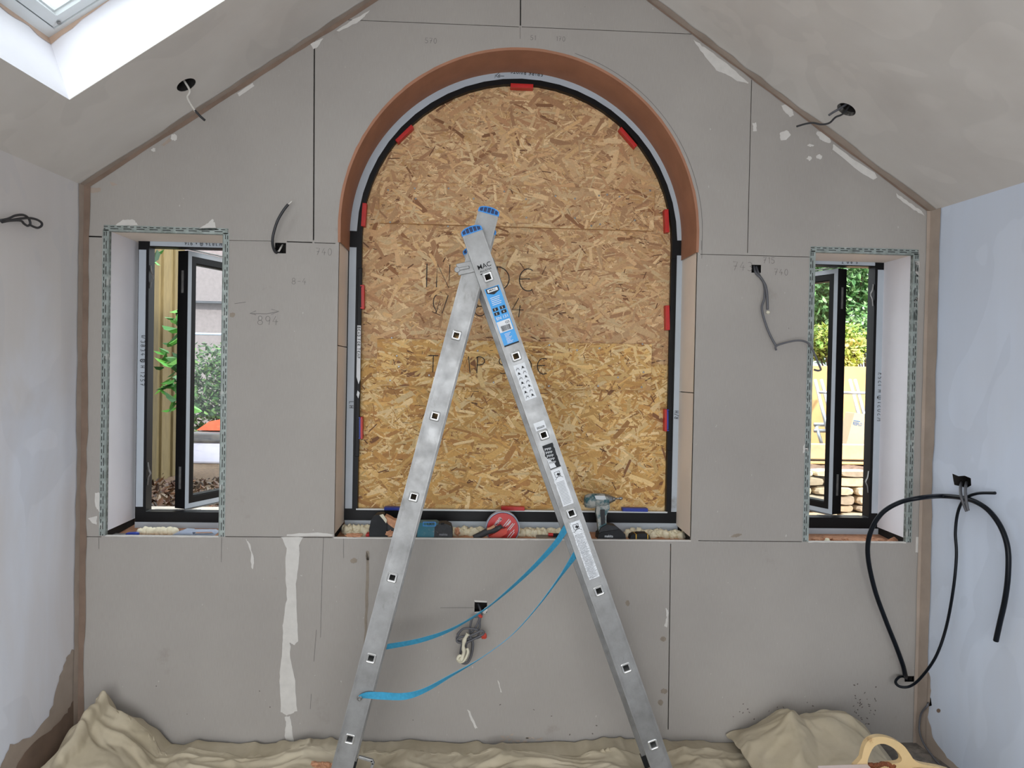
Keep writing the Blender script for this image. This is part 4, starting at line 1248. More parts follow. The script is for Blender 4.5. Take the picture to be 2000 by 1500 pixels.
# torn black sticker
KS = 2 * spA + .034
s4 = stick(KS, KS + .085, -.018, .019, 'rubber', 'black_label', jag=.004, jagseed=6)
b = MB()
for k in range(11):
    ww = -.014 + k * .0011
    if k < 9: 
        for j in range(5): 
            a_ = KS + .010 + j * .012 + k * .0004
            b.add([on_A(a_, -.014 + k * .0026, D2), on_A(a_, -.0128 + k * .0026, D2), on_A(a_ + .0085 - (k % 3) * .002, -.0128 + k * .0026, D2), on_A(a_ + .0085 - (k % 3) * .002, -.014 + k * .0026, D2)], [(0, 1, 2, 3)])
b.add([on_A(KS + .045, -.018, D2), on_A(KS + .050, -.010, D2), on_A(KS + .070, .002, D2), on_A(KS + .082, .004, D2), on_A(KS + .082, -.017, D2)], [(0, 1, 2, 3, 4)])
b.build('label_print', 'paper', s4)


def instr(a0, a1, mat, seed):
    s_ = stick(a0, a1, -.019, .019, mat, 'instruction_label', jag=.0022, jagseed=seed)
    b = MB()
    fr = [(a0 + .010, -.010), (a0 + .010, .008), (a0 + .028, .008), (a0 + .028, -.010)]
    for i in range(4): _ribbon(b, [on_A(fr[i][0], fr[i][1], D2), on_A(fr[(i + 1) % 4][0], fr[(i + 1) % 4][1], D2)], .0014, NY)
    _ribbon(b, [on_A(a0 + .036, -.014, D2), on_A(a0 + .024, .002, D2), on_A(a0 + .034, .014, D2)], .0014, NY)
    b.add([on_A(a0 + .014, .001, D2), on_A(a0 + .020, .009, D2), on_A(a0 + .026, .003, D2), on_A(a0 + .020, -.005, D2)], [(0, 1, 2, 3)])
    a_ = a0 + .046
    while a_ < a1 - .006:
        b.add([on_A(a_, -.015, D2), on_A(a_, .014 - .006 * random.random(), D2), on_A(a_ + .0014, .013, D2), on_A(a_ + .0014, -.015, D2)], [(0, 1, 2, 3)], 1); a_ += .0048
    b.build('label_print', ['ink', 'print'], s_)


instr(2 * spA + .122, 2 * spA + .252, 'paper', 8); instr(3 * spA + .030, 3 * spA + .236, 'crinkle', 9)

# guide bracket that holds the two sections together
b = MB(); pa, pb = P(893, 527, LY + .024), P(962, 512, LY + .024); d = (pb - pa).normalized(); pn = Vector((-d.z, 0, d.x))
b.box((pa + pb) / 2, ((pb - pa).length, .004, .040), (d, YA, pn)); b.tube([pa - YA * .006, pa + YA * .004], .010, 12)
b.box(pa + d * .024 - YA * .004, (.036, .006, .010), (d, YA, pn))
b.box(pb + d * .004 + axA * .05, (.007, .006, .13), (wA, YA, axA))
b.build('guide_bracket', 'alu', lad, bevel=.002)
# hook low on the left leg
b = MB(); c_ = P(712, 1499, BY); hp = [c_ + wB * x + axB * y for x, y in ((-.025, -.028), (.018, -.026), (.024, -.018), (.022, .04), (.0, .046))]
for i in range(len(hp) - 1): b.box((hp[i] + hp[i + 1]) / 2 + YA * .006, ((hp[i + 1] - hp[i]).length + .008, .012, .010), ((hp[i + 1] - hp[i]).normalized(), YA, (hp[i + 1] - hp[i]).normalized().cross(YA)))
b.build('safety_hook', 'alu', lad, bevel=.002)


# restraint straps
def strap(pts, ang, wd, name='restraint_strap'):
    q = spline(pts, 8); m_ = MB(); n_ = len(q); vs_ = []
    for i, p in enumerate(q):
        t = (q[min(i + 1, n_ - 1)] - q[max(i - 1, 0)]).normalized()
        f = i / (n_ - 1) * (len(ang) - 1); k = min(int(f), len(ang) - 2); a = R(ang[k] + (ang[k + 1] - ang[k]) * (f - k))
        side = t.cross(YA).normalized(); dep = side.cross(t).normalized(); wv = side * math.cos(a) + dep * math.sin(a)
        nn = t.cross(wv).normalized() * .0007
        vs_ += [p + wv * wd / 2 + nn, p - wv * wd / 2 + nn, p - wv * wd / 2 - nn, p + wv * wd / 2 - nn]
    m_.add(vs_, [(4 * i + k, 4 * i + (k + 1) % 4, 4 * i + 4 + (k + 1) % 4, 4 * i + 4 + k) for i in range(n_ - 1) for k in range(4)])
    return m_.build(name, 'strap', lad, smooth=False)


Yr = LY + LW - .02
strap([P(u, v, Yr) for u, v in ((1122, 1010), (1105, 1032), (1085, 1062), (1040, 1110), (985, 1160), (940, 1195), (880, 1230), (820, 1251), (757, 1263), (735, 1268))], (5, 10, 30, 50, 66, 60, 35, 25, 40), .026)
pts2 = [((1140, 1060), LY + .026), ((1124, 1083), LY + .026), ((1095, 1125), LY + .03), ((1050, 1185), LY + .03), ((1000, 1240), LY + .03), ((940, 1285), LY + .02), ((880, 1320), LY + .01), ((830, 1348), LY), ((790, 1360), LY - .0), ((745, 1359), BY - .005), ((718, 1358), BY - .005), ((703, 1362), BY - .005)]
strap([P(u, v, y) for (u, v), y in pts2], (40, 30, 62, 70, 72, 70, 55, 40, 15, 5, 20, 45), .027)
b = MB(); p = P(703, 1362, BY); b.loft([[p + Vector((r_ * math.cos(2 * math.pi * k / 12), y, r_ * math.sin(2 * math.pi * k / 12))) for k in range(12)] for r_, y in ((.009, 0), (.009, -.009), (.006, -.011), (.003, -.0085))])
b.build('strap_bolt', 'steel', lad)

# ================================================================== TOOLS AND BITS ON THE SILLS
SZ = zs - .022                                       # bed the things stand on
def foam_run(u0, u1, v_top, yb_, seed, n, hscale=1.0):
    m_ = MB(); rg = random.Random(seed)
    n = int(n * 2.2)
    for i in range(n):
        u = u0 + (u1 - u0) * (i + rg.random()) / n; y = yb_ + rg.uniform(-.03, .03)
        p = P(u, 1040, y); h_ = rg.uniform(.016, .034) * hscale
        m_.blob((p.x, y, SZ + h_ * .35), (rg.uniform(.012, .022), rg.uniform(.014, .028), h_ * .8), seed + i, 0, .6, 2, 2.8)
    return m_


m_ = foam_run(672, 735, 0, .17, 1, 14, 1.1)
for q in ((800, 890, 12), (885, 950, 12), (1008, 1070, 12), (1060, 1140, 14), (1225, 1345, 26)):
    z_ = foam_run(q[0], q[1], 0, .175, q[0], q[2], .9); m_.v_off = len(m_.v)
    o_ = len(m_.v); m_.v += z_.v; m_.f += [[o_ + k for k in f] for f in z_.f]; m_.mi += z_.mi; m_.col += z_.col; m_.uv += z_.uv
tag(m_.build('expanding_foam', 'foam', smooth=True), 'pale cream expanding foam along the sill of the arched window', 'foam', kind='stuff')


def lump(u, v, y, r_, label, seed, sq=(1.2, 1, .8)):
    p = P(u, v, y); m_ = MB(); m_.blob((p.x, y, max(p.z, SZ + r_ * .6)), (r_ * sq[0], r_ * sq[1], r_ * sq[2]), seed, 0, .6, 3, 2.2)
    tag(m_.build('plaster_lump', 'crumb'), label, 'plaster lump', 'plaster crumbs on the arched window sill')


lump(692, 1045, .02, .018, 'crumbled brown plaster lump at the left end of the arched sill', 3, (2.0, 1, .45))
lump(762, 1042, .02, .012, 'small brown plaster lump just left of the ladder leg on the sill', 4, (1.3, 1, 1.1))
lump(893, 1038, .09, .014, 'knobbly brown plaster lump right of the cordless multi tool', 5, (.8, 1, 1.2))

# left red shim by the tool
p = P(719, 1042, .06); b = MB(); b.box((p.x, .06, SZ + .014), (.014, .04, .030)); tag(b.build('red_shim', 'red', bevel=.001), 'small red plastic offcut beside the black tool battery on the sill', 'plastic offcut')

# cordless multi tool lying along the sill
TY = .055
tool = thing('cordless_multi_tool', P(800, 1046, TY), 'dusty teal and black cordless multi tool lying behind the left ladder leg', 'power tool')
def profile(pts, y0, y1, name, mat, parent, bevel=.004, mi=0):
    m_ = MB(); q = [P(u, v, (y0 + y1) / 2) for u, v in pts]; q = [(p.x, p.z) for p in q]
    m_.plate(q, [], wallmap, y0, y1); return m_.build(name, mat, parent, bevel=bevel)
profile([(724, 1052), (723, 1030), (727, 1012), (735, 1003), (750, 1002), (752, 1012), (757, 1020), (758, 1052)], TY - .035, TY + .035, 'battery', 'rubber', tool, .006)
profile([(741, 1006), (748, 1004), (756, 1016), (754, 1022), (748, 1014)], TY - .037, TY - .034, 'battery_clip', 'tag', tool, .001)
profile([(751, 1052), (752, 1022), (758, 1014), (772, 1024), (790, 1030), (822, 1024), (822, 1052)], TY - .028, TY + .028, 'grip', 'rubber_dusty', tool, .008)
profile([(753, 1005), (762, 1009), (770, 1014), (790, 1015), (782, 1026), (774, 1032), (760, 1022), (754, 1014)], TY - .0295, TY + .02, 'plaster_crust', 'crumb', tool, .003)
profile([(815, 1052), (818, 1018), (852, 1018), (860, 1022), (860, 1052)], TY - .033, TY + .033, 'body', 'teal', tool, .008)
profile([(848, 1052), (850, 1026), (856, 1020), (872, 1020), (881, 1024), (884, 1034), (884, 1052)], TY - .036, TY + .036, 'motor_head', 'rubber_dusty', tool, .008)
profile([(861, 1021), (868, 1021), (868, 1024), (861, 1025)], TY - .038, TY - .034, 'head_window', 'seal', tool, .001)
b = MB(); pa = P(826, 1019, TY - .034); pb = P(851, 1028, TY - .034)
rr = [(pa.x, pb.z), (pb.x, pb.z), (pb.x, pa.z), (pa.x, pa.z)]; ri_ = [(pa.x + .003, pb.z + .003), (pb.x - .003, pb.z + .003), (pb.x - .003, pa.z - .003), (pa.x + .003, pa.z - .003)]
b.plate(rr, [ri_], wallmap, TY - .0345, TY - .033); b.build('label_frame', 'capblue', tool)
b = MB(); put_text(b, 'LXT', (pa.x + .018, TY - .0345, pb.z + .005), XA, ZA, .010, width=.030); b.build('label_print', 'ink', tool)
b = MB(); put_text(b, 'makita', P(858, 1046, TY - .0368), XA, ZA, .010, width=.034); b.build('brand_print', 'print', tool)

# red disc pack
dc = P(981.5, 1031.5, .10); DR = .0735
disc = thing('red_disc_pack', (dc.x, .10, SZ), 'round red disc pack with white lettering in a clear grey rim on the sill', 'disc pack')
b = MB(); n = 48
b.loft([[Vector((dc.x + r_ * math.cos(2 * math.pi * k / n), y, dc.z + r_ * math.sin(2 * math.pi * k / n))) for k in range(n)] for r_, y in ((DR - .004, .100), (DR - .002, .088), (DR, .088), (DR, .122))])
b.build('rim', 'greyplastic', disc, smooth=False)
b = MB(); b.plate(circ(dc.x, dc.z, DR - .006, 48), [circ(dc.x + .000, dc.z + .004, .006, 12)], wallmap, .0865, .099); b.build('red_card', 'red', disc)
b = MB(); a = R(52); ux = Vector((math.cos(a), 0, math.sin(a))); uy = Vector((-math.sin(a), 0, math.cos(a)))
def dtext(t_, dx, dz, h_, wd=None): put_text(b, t_, Vector((dc.x + dx, .0858, dc.z + dz)), ux, uy, h_, width=wd)
dtext('DIAMOND', -.042, -.004, .012, .062); dtext('SYSTEM', -.026, .010, .011, .040)
for k, (dx, dz, L_) in enumerate(((.002, .012, .040), (.010, .010, .036), (.020, .016, .022), (.018, -.006, .040), (.028, -.004, .036), (.020, -.036, .030), (.030, -.038, .032), (.042, -.012, .012))):
    o_ = Vector((dc.x + dx, .0858, dc.z + dz)); b.add([o_, o_ + ux * L_, o_ + ux * L_ - uy * .003, o_ - uy * .003], [(0, 1, 2, 3)])
b.build('lettering', 'toolwhite', disc)

# black handled knife in front of it
kn = thing('plasterers_knife', P(960, 1046, .035), 'worn black rubber handle of a hand tool lying in front of the red disc pack', 'hand tool')
hp_ = [P(u, v, .035) for u, v in ((925, 1050), (940, 1044), (952, 1038), (965, 1035), (974, 1031), (980, 1027))]
b = MB(); q = spline(hp_, 5); b.tube(q, .012, 12, rr=[.008 + .006 * math.sin(math.pi * min(1, .15 + i / len(q))) for i in range(len(q))]); b.build('handle', 'rubber_dusty', kn, smooth=True)
b = MB(); b.tube(spline([P(u, v, .029) for u, v in ((951, 1034), (958, 1032), (966, 1027))], 4), .006, 8); b.build('plaster_crust', 'crumb', kn, smooth=True)
profile([(953, 1049), (980, 1033), (991, 1031), (990, 1041), (978, 1049)], .045, .06, 'red_guard', 'redtape', kn, .003)

# flat grey trowel
b = MB(); pa, pb = P(1054, 1047, .03), P(1112, 1047, .03)
tr = thing('finishing_trowel', ((pa.x + pb.x) / 2, .05, SZ), 'flat grey steel trowel lying on the sill left of the right ladder leg', 'trowel')
b.box(((pa.x + pb.x) / 2 + .02, .05, SZ + .013), (pb.x - pa.x + .06, .09, .018)); b.build('blade', 'steel', tr, bevel=.004)
b = MB(); b.tube([(pa.x + .06, .06, SZ + .028), (pb.x + .04, .06, SZ + .030)], .007, 10); b.build('handle', 'rubber', tr, smooth=True)
b = MB(); b.tube([(pa.x + .040, .06, SZ + .030), (pa.x + .06, .06, SZ + .029)], .0072, 10); b.build('handle_end', 'red', tr)

# impact driver
IY = .06
imp = thing('impact_driver', P(1180, 1047, IY), 'dusty teal cordless impact driver standing on its battery on the sill', 'power tool')
def barrel(rows, name, mat):                        # horizontal body: (u, v, ry_px) rows
    m_ = MB(); rings = []
    for u, v, r_ in rows:
        p = P(u, v, IY); k = r_ * .00215
        rings.append([p + Vector((0, k * 1.0 * math.cos(2 * math.pi * j / 16), k * math.sin(2 * math.pi * j / 16))) for j in range(16)])
    m_.loft(rings); return m_.build(name, mat, imp, smooth=True)
barrel([(1141, 979, 7), (1143, 979, 12), (1150, 978.5, 14.5), (1158, 978, 15), (1162, 978, 14.5)], 'rear_housing', 'teal_dusty')
barrel([(1161, 977.5, 14), (1170, 977, 13.5), (1180, 977, 13), (1188, 976.5, 11)], 'body', 'teal_dusty')
barrel([(1180, 975.5, 12), (1188, 975.5, 10.5), (1194, 975, 7), (1197, 975, 6)], 'gear_nose', 'steel')
barrel([(1196, 974.5, 5.5), (1201, 974.5, 4.5), (1201.5, 974, 2), (1209, 973.5, 1.8), (1210, 973.5, 3.2), (1214, 973.3, 3.2), (1216, 973.3, 1.6)], 'chuck_and_bit', 'steel')
profile([(1161, 968), (1181, 968), (1184, 975), (1178, 976), (1164, 975)], IY - .032, IY - .026, 'name_plate', 'toolwhite', imp, .001)
profile([(1164, 988), (1189, 982), (1190, 992), (1186, 998), (1183, 1006), (1183, 1024), (1186, 1030), (1168, 1036), (1166, 1012), (1163, 1000)], IY - .017, IY + .017, 'grip', 'teal_dusty', imp, .007)
profile([(1172, 995), (1181, 995), (1182, 1022), (1174, 1026)], IY - .021, IY - .012, 'grip_panel', 'rubber_dusty', imp, .003)
profile([(1182, 990), (1188, 989), (1188, 995), (1184, 999)], IY - .012, IY + .012, 'trigger', 'teal', imp, .003)
profile([(1168, 1036), (1172, 1028), (1183, 1022), (1200, 1025), (1207, 1031), (1207, 1036), (1185, 1040), (1170, 1040)], IY - .030, IY + .030, 'battery_mount', 'rubber_dusty', imp, .004)
profile([(1165, 1052), (1166, 1041), (1172, 1036), (1207, 1031), (1218, 1040), (1220, 1052)], IY - .037, IY + .037, 'battery', 'rubber', imp, .006)
b = MB(); put_text(b, 'makita', P(1181, 1049.5, IY - .0385), XA, ZA, .011, width=.036); b.build('brand_print', 'toolwhite', imp)

# tape measure
tp = thing('tape_measure', P(1249, 1047, .05), 'black tape measure with yellow bands right of the impact driver', 'tape measure')
profile([(1228, 1053), (1230, 1044), (1236, 1041), (1240, 1041), (1240, 1053)], .03, .075, 'front_cap', 'rubber', tp, .003)
profile([(1240, 1053), (1241, 1041), (1245, 1040), (1262, 1040), (1263, 1053)], .028, .077, 'case', 'rubber', tp, .004)
profile([(1262, 1053), (1262, 1041), (1266, 1043), (1269, 1053)], .03, .075, 'rear_cap', 'rubber', tp, .003)
for u in (1240, 1262.5): profile([(u - .7, 1053), (u - .7, 1041), (u + .9, 1041), (u + .9, 1053)], .0265, .078, 'band', 'yellow', tp, .001)

# left window sill things
b = MB(); pa, pb = P(246, 1042, .06), P(271, 1043, .06); fs_ = thing('blue_scraper', (pa.x, .06, SZ), 'small blue handled scraper at the left end of the left window sill', 'scraper')
b.loft([[Vector((pa.x + (pb.x - pa.x) * f, .06 + w_ * math.cos(2 * math.pi * k / 10), SZ + .016 + h_ * math.sin(2 * math.pi * k / 10))) for k in range(10)] for f, w_, h_ in ((0, .004, .004), (.2, .010, .008), (.8, .013, .010), (1, .008, .008))]); b.build('handle', 'blueplastic', fs_, smooth=True)
b = MB(); b.box((pa.x - .025, .065, SZ + .014), (.05, .03, .003)); b.build('blade', 'steel', fs_)
m_ = MB()
for i in range(9):
    u = 276 + i * 8; p = P(u, 1040, .12); m_.blob((p.x, .12 + random.uniform(-.01, .01), SZ + .014), (.018, .022, .016 + .006 * random.random()), 40 + i, 0, .35, 2, 2.4)
tag(m_.build('expanding_foam', 'foam', smooth=True), 'cream bead of expanding foam along the left window sill', 'foam', kind='stuff')
fl_ = thing('pointing_tool', P(395, 1040, .07), 'pale grey plastic float with an open handle on the left window sill', 'float')
profile([(334, 1047), (345, 1040), (362, 1034), (376, 1035), (380, 1040), (368, 1046), (360, 1050), (334, 1050)], .05, .10, 'blade', 'greyplastic', fl_, .003)
b = MB(); q = [P(u, v, .06) for u, v in ((366, 1035), (420, 1035), (428, 1039), (420, 1045), (372, 1046), (362, 1041))]; q = [(p.x, p.z) for p in q]
q2 = [P(u, v, .06) for u, v in ((378, 1038), (416, 1037.5), (420, 1040), (416, 1042), (380, 1043))]; q2 = [(p.x, p.z) for p in q2]
b.plate(q, [q2], wallmap, .045, .075); b.build('handle', 'greyplastic', fl_, bevel=.002)
# right window sill crumbs
p = P(1640, 1054, .08); m_ = MB()
for i in range(22):
    u = random.uniform(1588, 1750); q = P(u, 1050, random.uniform(.04, .16)); m_.blob((q.x, q.y, SZ + .006), (random.uniform(.010, .03), .02, random.uniform(.006, .016)), 80 + i, 0, .5, 2, 2.4)
tag(m_.build('plaster_rubble', 'crumb'), 'brown plaster rubble on the right window sill', 'rubble', kind='stuff')
m_ = MB(); q = P(1616, 1050, .03); m_.blob((q.x, .03, SZ + .014), (.012, .016, .018), 99, 0, .4, 3, 2.2); tag(m_.build('foam_lump', 'foam', smooth=True), 'white foam lump at the left end of the right window sill', 'foam lump')

# ================================================================== CABLES
def cable(pts, r_, mat, label, name='cable', parent=None, cat='cable', n=10):
    m_ = MB(); m_.tube(spline(pts, n), r_, 8)
    o = m_.build(name, mat, parent, smooth=True)
    if parent is None: tag(o, label, cat)
    return o


c_ = thing('cut_cable', P(540, 495, .0), 'dark cable rising from the wall box left of the arch', 'cable')
cable([P(549, 492, .035), P(539, 493, -.004), P(533, 480, -.03), P(533, 462, -.045), P(541, 434, -.05), P(553, 412, -.05), P(563, 399, -.05)], .0058, 'cable_dk', '', 'sheath', c_)
cable([P(562, 400, -.05), P(567, 396, -.05), P(570, 393, -.05)], .003, 'cable_wh', '', 'core', c_)
cable([P(541, 492, .03), P(545, 490, .01), P(549, 483, .02), P(552, 478, .04)], .004, 'cable_wh', 'short white stub of cable inside the wall box left of the arch', 'cable_stub')

c_ = thing('grey_cable', P(1477, 527, 0), 'grey cable hanging from the wall box right of the arch to the right window', 'cable')
cable([P(1472, 520, .03), P(1476, 533, -.004), P(1488, 545, -.02), P(1493, 560, -.02), P(1493, 582, -.03), P(1488, 600, -.03), P(1492, 622, -.03), P(1502, 650, -.03), P(1516, 677, -.03)], .0050, 'cable', '', 'long_tail', c_)
cable([P(1516, 684, -.03), P(1516, 676, -.034), P(1535, 669, -.04), P(1560, 665, -.05), P(1578, 670, -.055), P(1588, 685, -.06), P(1596, 704, -.06), P(1602, 718, -.06), P(1603, 722, -.06), P(1598, 724, -.06), P(1590, 722, -.06)], .0042, 'cable', '', 'bent_tail', c_)
cable([P(1477, 521, .03), P(1483, 538, -.006), P(1494, 556, -.03), P(1498, 575, -.035), P(1499, 605, -.035)], .0055, 'cable', '', 'short_tail', c_)
b = MB(); b.blob(P(1500, 610, -.035), (.009, .008, .007), 5, 0, .3, 2); b.build('taped_end', 'tag', c_)

# coiled bundle below the window
c_ = thing('coiled_cable', P(935, 1190, 0), 'grey cable coiled and taped into a bundle below the wall box under the arch', 'cable')
yq = -.05
cable([P(934, 1180, .03), P(938, 1190, -.005), P(941, 1200, -.03), P(938, 1207, yq), P(937, 1216, yq), P(937, 1224, yq), P(933, 1232, yq)], .0045, 'cable', '', 'tail', c_)
for k, q in enumerate((((936, 1205), (924, 1206), (919, 1220), (918, 1236), (926, 1230), (934, 1215), (937, 1206)),
                       ((893, 1240), (905, 1228), (922, 1228), (934, 1232), (932, 1244), (915, 1248), (896, 1252), (892, 1246), (896, 1238)),
                       ((892, 1250), (900, 1244), (922, 1240), (940, 1232), (944, 1238), (930, 1246), (908, 1256), (894, 1254), (892, 1249)),
                       ((914, 1240), (922, 1252), (921, 1275), (915, 1292), (906, 1296), (899, 1290), (900, 1270), (906, 1250), (912, 1242)),
                       ((918, 1242), (924, 1258), (920, 1282), (912, 1294), (905, 1290), (908, 1268), (914, 1250)))):
    cable([P(u, v, yq - .012 * (k % 3)) for u, v in q], .0046, 'cable', '', 'coil', c_)
b = MB(); _q = spline([P(u, v, yq - .045) for u, v in ((914, 1238), (908, 1248), (905, 1262), (906, 1275), (900, 1290), (895, 1288))], 5); b.tube(_q, .007, 8, rr=[.010 - .004 * abs(math.sin(i * .5)) for i in range(len(_q))]); b.build('tape_wrap', 'tag', c_, smooth=True)
cable([P(u, v, yq - .04) for u, v in ((912, 1266), (914, 1274), (908, 1288), (900, 1293), (894, 1288), (897, 1281), (903, 1282))], .006, 'tag', '', 'tape_tail', c_)
b = MB(); b.blob(P(938, 1204, yq), (.009, .007, .008), 2, 0, .4, 2); b.build('red_tape', 'redtape', c_)
b = MB(); b.blob(P(945, 1242, yq), (.012, .008, .012), 3, 0, .4, 2); b.build('red_tape', 'redtape', c_)
cable([P(918, 1246, yq), P(932, 1246, yq), P(942, 1241, yq)], .0045, 'cable', '', 'tail', c_)
patch([(946, 1188), (952, 1184), (952, 1192), (947, 1199), (942, 1197)], gable, 'filler', 'torn_paper', lambda u, v: P(u, v, -.004))
for q in ([(926, 1172), (951, 1174), (951, 1177), (928, 1176)], [(927, 1195), (938, 1194), (936, 1197), (927, 1198)]): patch(q, gable, 'filler', 'torn_paper')

# downlight cables
c_ = thing('downlight_cable', cl(ds, dt, 0), 'white cable with a black tip hanging from the left ceiling hole', 'cable')
p0 = cl(ds, dt, .07)
D1 = [P(359, 172, -.32), P(364, 190, -.30), P(374, 208, -.29), P(383, 220, -.28)]
pc = cl(ds, dt, -.02)
yk = pc.y
cable([p0, pc] + [P(u, v, yk) for u, v in ((366, 190), (374, 206), (382, 218))], .0042, 'cable_wh', '', 'white_sheath', c_)
cable([P(381, 216, yk), P(390, 226, yk), P(400, 235, yk)], .0046, 'cable_dk', '', 'black_tip', c_)
c_ = thing('downlight_cable', cr(es, et, 0), 'dark grey cable curling from the right ceiling hole', 'cable')
p0 = cr(es, et, .07); pc = cr(es, et, -.015); yk = pc.y
cable([p0, pc, P(1632, 229, yk), P(1620, 240, yk), P(1604, 243, yk), P(1588, 240, yk), P(1573, 242, yk), P(1556, 247, yk)], .0038, 'cable_dk', '', 'long_tail', c_)
cable([cr(es, et, .05), P(1640, 212, yk), P(1628, 219, yk), P(1619, 225, yk)], .0045, 'cable', '', 'short_tail', c_)

# left wall loops
c_ = thing('looped_cable', on_lw(-10, 430), 'dark flat cable looped out of the left wall near the ceiling', 'cable')
k = lambda u, v, o_=.03: on_lw(u, v, o_)
cable([k(-12, 428, -.04), k(0, 430), k(16, 427), k(30, 421), k(46, 420), k(56, 427), k(59, 437), k(54, 441), k(47, 437), k(40, 431), k(20, 431), k(4, 434)], .0042, 'cable_dk', '', 'loop', c_)
cable([k(-12, 430, -.04), k(2, 431), k(20, 430), k(40, 427), k(58, 426), k(72, 429), k(81, 435), k(81, 441), k(74, 445), k(66, 443), k(60, 440)], .0042, 'cable_dk', '', 'loop', c_)

# black hose and grey ties on the right
def RP(u, v, lift=.05):
    if u < 1790: return P(u, v, -lift)
    a = on_rw(u, v, lift * .7); g_ = P(u, v, -lift)
    return a if a.y < g_.y else g_
h1 = [P(1771, 1326, .03), P(1768, 1318, -.03), P(1763, 1298, -.06), P(1750, 1262, -.07), P(1730, 1212, -.08), P(1708, 1150, -.09), P(1695, 1085, -.10), P(1700, 1040, -.12), P(1722, 1003, -.15), P(1758, 981, -.19), P(1800, 972, -.23)]
h1 += [RP(1840, 969, .06), RP(1876, 972, .05), RP(1905, 980, .06), RP(1932, 998, .06), RP(1955, 1030, .06), RP(1968, 1070, .06), RP(1969, 1120, .06), RP(1963, 1170, .06), RP(1952, 1220, .06), RP(1945, 1252, .06)]
hs = thing('black_hose', h1[0], 'thick black pipe looping from the right corner up to the side wall', 'pipe')
cable(h1, .0096, 'hose', '', 'pipe', hs)
h2 = [P(1768, 1322, .03), P(1757, 1322, -.03), P(1749, 1332, -.06), P(1758, 1341, -.08), P(1778, 1340, -.10), P(1800, 1322, -.14), P(1828, 1282, -.20)]
h2 += [RP(1848, 1225, .06), RP(1862, 1150, .06), RP(1868, 1085, .05), RP(1866, 1040, .05), RP(1871, 1000, .05), RP(1884, 975, .06), RP(1908, 964, .05), RP(1944, 963, .04)]
tag(cable(h2, .0058, 'hose', 'x', 'black_cable'), 'thinner black cable curling round inside the thick black pipe loop', 'cable')
c_ = thing('cable_tie_tail', on_rw(1884, 945), 'grey cable loop from the ragged hole holding the black pipe to the right wall', 'cable')
k = lambda u, v, o_=.05: on_rw(u, v, o_)
cable([k(1878, 942, -.03), k(1876, 952, .03), k(1877, 968, .075), k(1882, 985, .075), k(1888, 999, .07)], .0055, 'cable', '', 'strand', c_)
cable([k(1888, 942, -.03), k(1886, 952, .03), k(1886, 966, .075), k(1888, 984, .075), k(1891, 997, .07)], .0055, 'cable', '', 'strand', c_)
c_ = [on_rw(1815, 1366, -.03), on_rw(1812, 1376, .01), on_rw(1800, 1392, .012), on_rw(1796, 1410, .014)]
tag(cable(c_ + [on_rw(1796, 1430, .02), on_rw(1804, 1452, .03), on_rw(1822, 1478, .03), on_rw(1850, 1510, .03)], .0042, 'cable', 'x', 'floor_cable'), 'grey cable dropping from the low hole in the right wall to the floor', 'cable')

# ================================================================== DUST SHEETS
FEET = [(p_.x + a_.x * f_ - w_.x * 0, y_ + SDEP / 2) for p_, a_, w_, f_, ys_ in ((A1, axA, wA, ftA, (LY, LY + LW)), (B1, axB, wB, ftB, (BY, BY + LW - .056))) for y_ in ys_]


